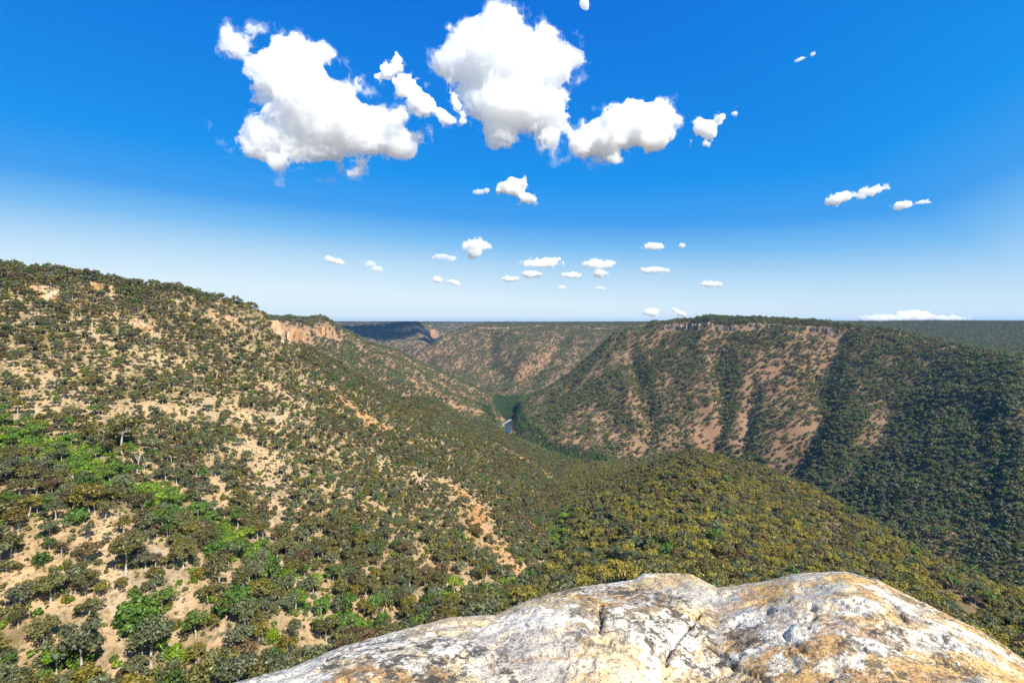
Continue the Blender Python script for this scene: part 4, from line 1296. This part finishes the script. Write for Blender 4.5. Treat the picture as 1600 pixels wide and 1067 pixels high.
def cloud(label, lobes, dist, group, amp=.50, freq=1.0, thin=0, cell_px=1.05, depth=.8, seed=0, body=4.2, fringe=False):
    """lobes: (px, row, rx, ry[, tilt deg]) as seen, given their own distance, size and thickness"""
    k = dist / F_PX
    L = []
    for lo in lobes:
        px, row, a, b = lo[:4]; tilt = math.radians(lo[4]) if len(lo) > 4 else 0
        L.append(((px - CX) * k, -(row - HOR) * k, a * k, b * k, tilt))
    x0 = min(l[0] - max(l[2], l[3]) for l in L); x1 = max(l[0] + max(l[2], l[3]) for l in L)
    z0 = min(l[1] - max(l[2], l[3]) for l in L); z1 = max(l[1] + max(l[2], l[3]) for l in L)
    big_ = max(min(l[2], l[3]) for l in L)
    h = cell_px * k
    padx = .28 * big_ + 3 * h
    dep = big_ * depth + 3 * h
    xs_ = np.arange(x0 - padx, x1 + padx, h); zs_ = np.arange(z0 - padx, z1 + padx, h); ys_ = np.arange(-dep, dep, h * 1.6)
    Zg, Yg, Xg = np.meshgrid(zs_, ys_, xs_, indexing='ij')
    f = np.full(Xg.shape, -9.0)
    for l in L:
        ca, sa = math.cos(l[4]), math.sin(l[4])
        dx = Xg - l[0]; dz = Zg - l[1]
        a = (dx * ca + dz * sa) / l[2]; b = (-dx * sa + dz * ca) / l[3]
        d = np.sqrt(a * a + b * b + (Yg / (min(l[2], l[3]) * depth)) ** 2)
        v = (1 - d) * min(l[2], l[3]) / big_
        f = np.maximum(f, v) + .06 * np.exp(-((f - v) / .12) ** 2)
    w = f > -.55
    fr = freq * 1.5 / big_
    nzv = np.zeros(Xg.shape)
    xa, ya, za = Xg[w] * fr, (Yg[w]) * fr, Zg[w] * fr
    s = 0; a = 1.0; fq = 1.0
    for o in range(7):
        n = noise3(xa * fq + seed * 7.3 + o * 3.1, ya * fq, za * fq, 900 + o + seed)
        s = s + a * (n * .8 if o < 2 else (.55 - 1.9 * np.abs(n)) * .75)
        a *= .63; fq *= 2.03
        if fr * fq * h > .9: break
    nzv[w] = s
    edge_ = np.clip(1.1 - f * 2.0, .2, 1.0)               # lumpy and torn at the margin, full inside
    Fv = np.where(w, f + amp * edge_ * (nzv - .30), -1)
    for sl in (np.s_[0], np.s_[-1], np.s_[:, 0], np.s_[:, -1], np.s_[:, :, 0], np.s_[:, :, -1]): Fv[sl] = -1
    V, Fq = surface_nets(Fv, np.array([xs_[0], ys_[0], zs_[0]]), np.array([h, h * 1.6, h]))
    if len(V) < 8: return
    cen = np.array([(x0 + x1) / 2, 0, (z0 + z1) / 2])
    o = mesh_obj("cloud", V - cen, Fq, cloud_material("cloud_body", .04, (body if thin == 0 else (3.0 if thin == 1 else 1.0)) / (big_ * depth)), smooth_=True)
    o.location = (cen[0], dist, cen[2])
    tag(o, label, "cloud", group)
    if fringe:                                              # thin torn vapour round the body
        F2 = np.where(w, f + amp * 1.5 * (nzv - .16) - .04, -1)
        for sl in (np.s_[0], np.s_[-1], np.s_[:, 0], np.s_[:, -1], np.s_[:, :, 0], np.s_[:, :, -1]): F2[sl] = -1
        V2, Q2 = surface_nets(F2, np.array([xs_[0], ys_[0], zs_[0]]), np.array([h, h * 1.6, h]))
        mesh_obj("vapour", V2 - cen, Q2, cloud_material("cloud_vapour", 0, .55 / (big_ * depth)), o, True)
    return o

G1, G2 = "large white cumulus high over the gorge", "small clouds low over the horizon"
cloud("large white ragged cloud on the left with a beak pointing up-left", [(452, 118, 68, 58), (505, 165, 80, 54, -30), (590, 205, 60, 44), (436, 216, 68, 28, -6), (505, 232, 52, 32), (412, 244, 40, 10, -12), (440, 112, 52, 34, -25), (412, 98, 52, 22, -24), (382, 80, 34, 15, -22), (478, 186, 70, 50, -20), (540, 205, 62, 42), (412, 150, 34, 18), (625, 225, 30, 22), (552, 192, 70, 44, -35)], 3400, G1, seed=1, fringe=True)
cloud("huge white cumulus in the middle, tallest of the clouds", [(775, 95, 80, 62), (842, 106, 58, 44), (800, 160, 78, 55), (768, 66, 44, 34), (898, 83, 34, 17, 8), (800, 215, 50, 25), (720, 100, 36, 36), (860, 172, 40, 36), (735, 150, 30, 40)], 3600, G1, seed=2, fringe=True)
cloud("white cloud with a small knob on top, lower right of the huge cumulus", [(965, 205, 70, 38, 10), (1015, 200, 42, 36), (925, 225, 40, 24), (1018, 165, 14, 13), (1045, 205, 16, 20), (880, 205, 26, 9, -10), (990, 180, 40, 28, 15)], 3000, G1, seed=3, fringe=True)
cloud("short ragged cloud strip between the two big clouds", [(635, 135, 22, 18), (660, 160, 28, 18, -35), (690, 178, 26, 10, -30), (712, 160, 10, 26, 25)], 3300, G1, amp=.5, seed=4, cell_px=1.0, fringe=True)
cloud("small torn cloud puff above the ragged strip", [(608, 112, 22, 12, 30), (620, 95, 8, 10)], 3350, G1, amp=.55, seed=5, cell_px=.9, fringe=True)
cloud("isolated white puff trailing up to the right, rightmost of the high clouds", [(1105, 203, 18, 20, 20), (1125, 185, 22, 8, 30), (1096, 222, 10, 4)], 3100, G1, amp=.5, seed=6, cell_px=.9, fringe=True)
cloud("lone round white puff below the huge cumulus", [(803, 292, 22, 16), (818, 306, 18, 10, -25), (788, 298, 10, 8)], 3700, G1, amp=.5, seed=7, cell_px=.9, fringe=True)
for i, (lb, lobes, thin) in enumerate((
        ("rounded white cloud with narrow foot, tallest of the low clouds", [(745, 384, 21, 10), (742, 395, 10, 9)], 0),
        ("longest flat white cloud low over the gorge", [(845, 412, 34, 7), (858, 408, 18, 6)], 0),
        ("flat-based white cloud above a smaller twin", [(937, 414, 26, 7), (930, 410, 14, 6)], 0),
        ("small white cloud tucked beneath the flat-based cloud", [(938, 427, 14, 6)], 0),
        ("white lens cloud between two flat clouds low in the sky", [(893, 430, 17, 5)], 0),
        ("small white cloud just under the longest flat cloud", [(831, 429, 15, 6)], 0),
        ("thin white cloud left of and below the longest flat cloud", [(797, 436, 18, 4.5)], 0),
        ("small slanting cloud at the left end of the low clouds", [(522, 407, 18, 5, -18)], 1),
        ("faint broken wisp of cloud left of the rounded cloud", [(690, 401, 16, 5), (705, 404, 8, 5)], 2),
        ("small white dab of cloud under the faint wisp", [(683, 437, 10, 5)], 1),
        ("small slanting white dab right of its twin below the wisp", [(709, 441, 11, 4, -15)], 1),
        ("pale scattered wisp of cloud near the left of the low clouds", [(578, 413, 8, 5), (588, 421, 10, 6)], 2),
        ("small arched white cloud at upper right of the low clouds", [(1022, 385, 18, 5.5)], 0),
        ("tiny white dot of cloud right of the arched cloud", [(1065, 384, 6, 4)], 1),
        ("flat white cloud under the arched cloud", [(1022, 422, 23, 5)], 0),
        ("small flat cloud far right of the low clouds", [(1110, 444, 18, 4.5)], 0),
        ("long slanting white cloud alone in the right of the sky", [(1358, 300, 28, 7, 14), (1318, 308, 16, 8, 10), (1304, 313, 13, 8)], 0),
        ("small white cloud with a tail, right of the long slanting one", [(1411, 320, 15, 7, 10), (1440, 317, 14, 3, 5)], 1),
        ("small puff on the horizon left of the right mountain", [(1017, 488, 13, 7)], 1),
        ("short slanting wisp touching the right mountain rim", [(1058, 487, 10, 4, -35), (1066, 491, 7, 5)], 1),
        ("long pale bank of cloud lying on the horizon at right", [(1415, 497, 85, 6), (1425, 491, 28, 6), (1370, 499, 40, 5), (1480, 498, 36, 4)], 1),
        ("tiny torn cloud at the top edge of the sky", [(913, 5, 9, 9, -40)], 1),
        ("thin wisp of cloud high at right", [(1250, 93, 9, 3, 20), (1270, 85, 5, 3)], 2),
        ("very small wisp left of the lone round puff", [(748, 300, 10, 4), (760, 298, 6, 4)], 2),
        ("small faint cloud under the low cloud row at right", [(938, 450, 9, 3)], 2),
        ("small faint cloud beneath the white lens cloud", [(877, 449, 8, 4)], 2))):
    cloud(lb, lobes, 9000 if lobes[0][1] > 480 else 6800, G2, amp=.50, freq=.8, thin=thin, cell_px=.7, depth=1.6, seed=20 + i, body=2.4, fringe=not thin)

# ------------------------------------------------------------------ air
m_air, _, _ = mat("valley_air")
q = NT(m_air)
pv = q.node("ShaderNodeVolumePrincipled")
pv.inputs['Color'].default_value = (.17, .47, 1.0, 1)
pv.inputs['Density'].default_value = 3.1e-5
pv.inputs['Anisotropy'].default_value = 0.1
q.link(pv.outputs[0], q.node("ShaderNodeOutputMaterial").inputs['Volume'])
zlo = float(GZ.min()) - 6.0
bx0, bx1, by0, by1, bz0, bz1 = -15600, 15600, -1500, 16600, zlo, float(GZ.max()) + 16.0
haze = mesh_obj("haze", [(x, y, z) for z in (bz0, bz1) for y in (by0, by1) for x in (bx0, bx1)],
                [(0, 2, 3, 1), (4, 5, 7, 6), (0, 1, 5, 4), (2, 6, 7, 3), (0, 4, 6, 2), (1, 3, 7, 5)], m_air)
tag(haze, "thin blue air filling the gorge", kind="stuff")
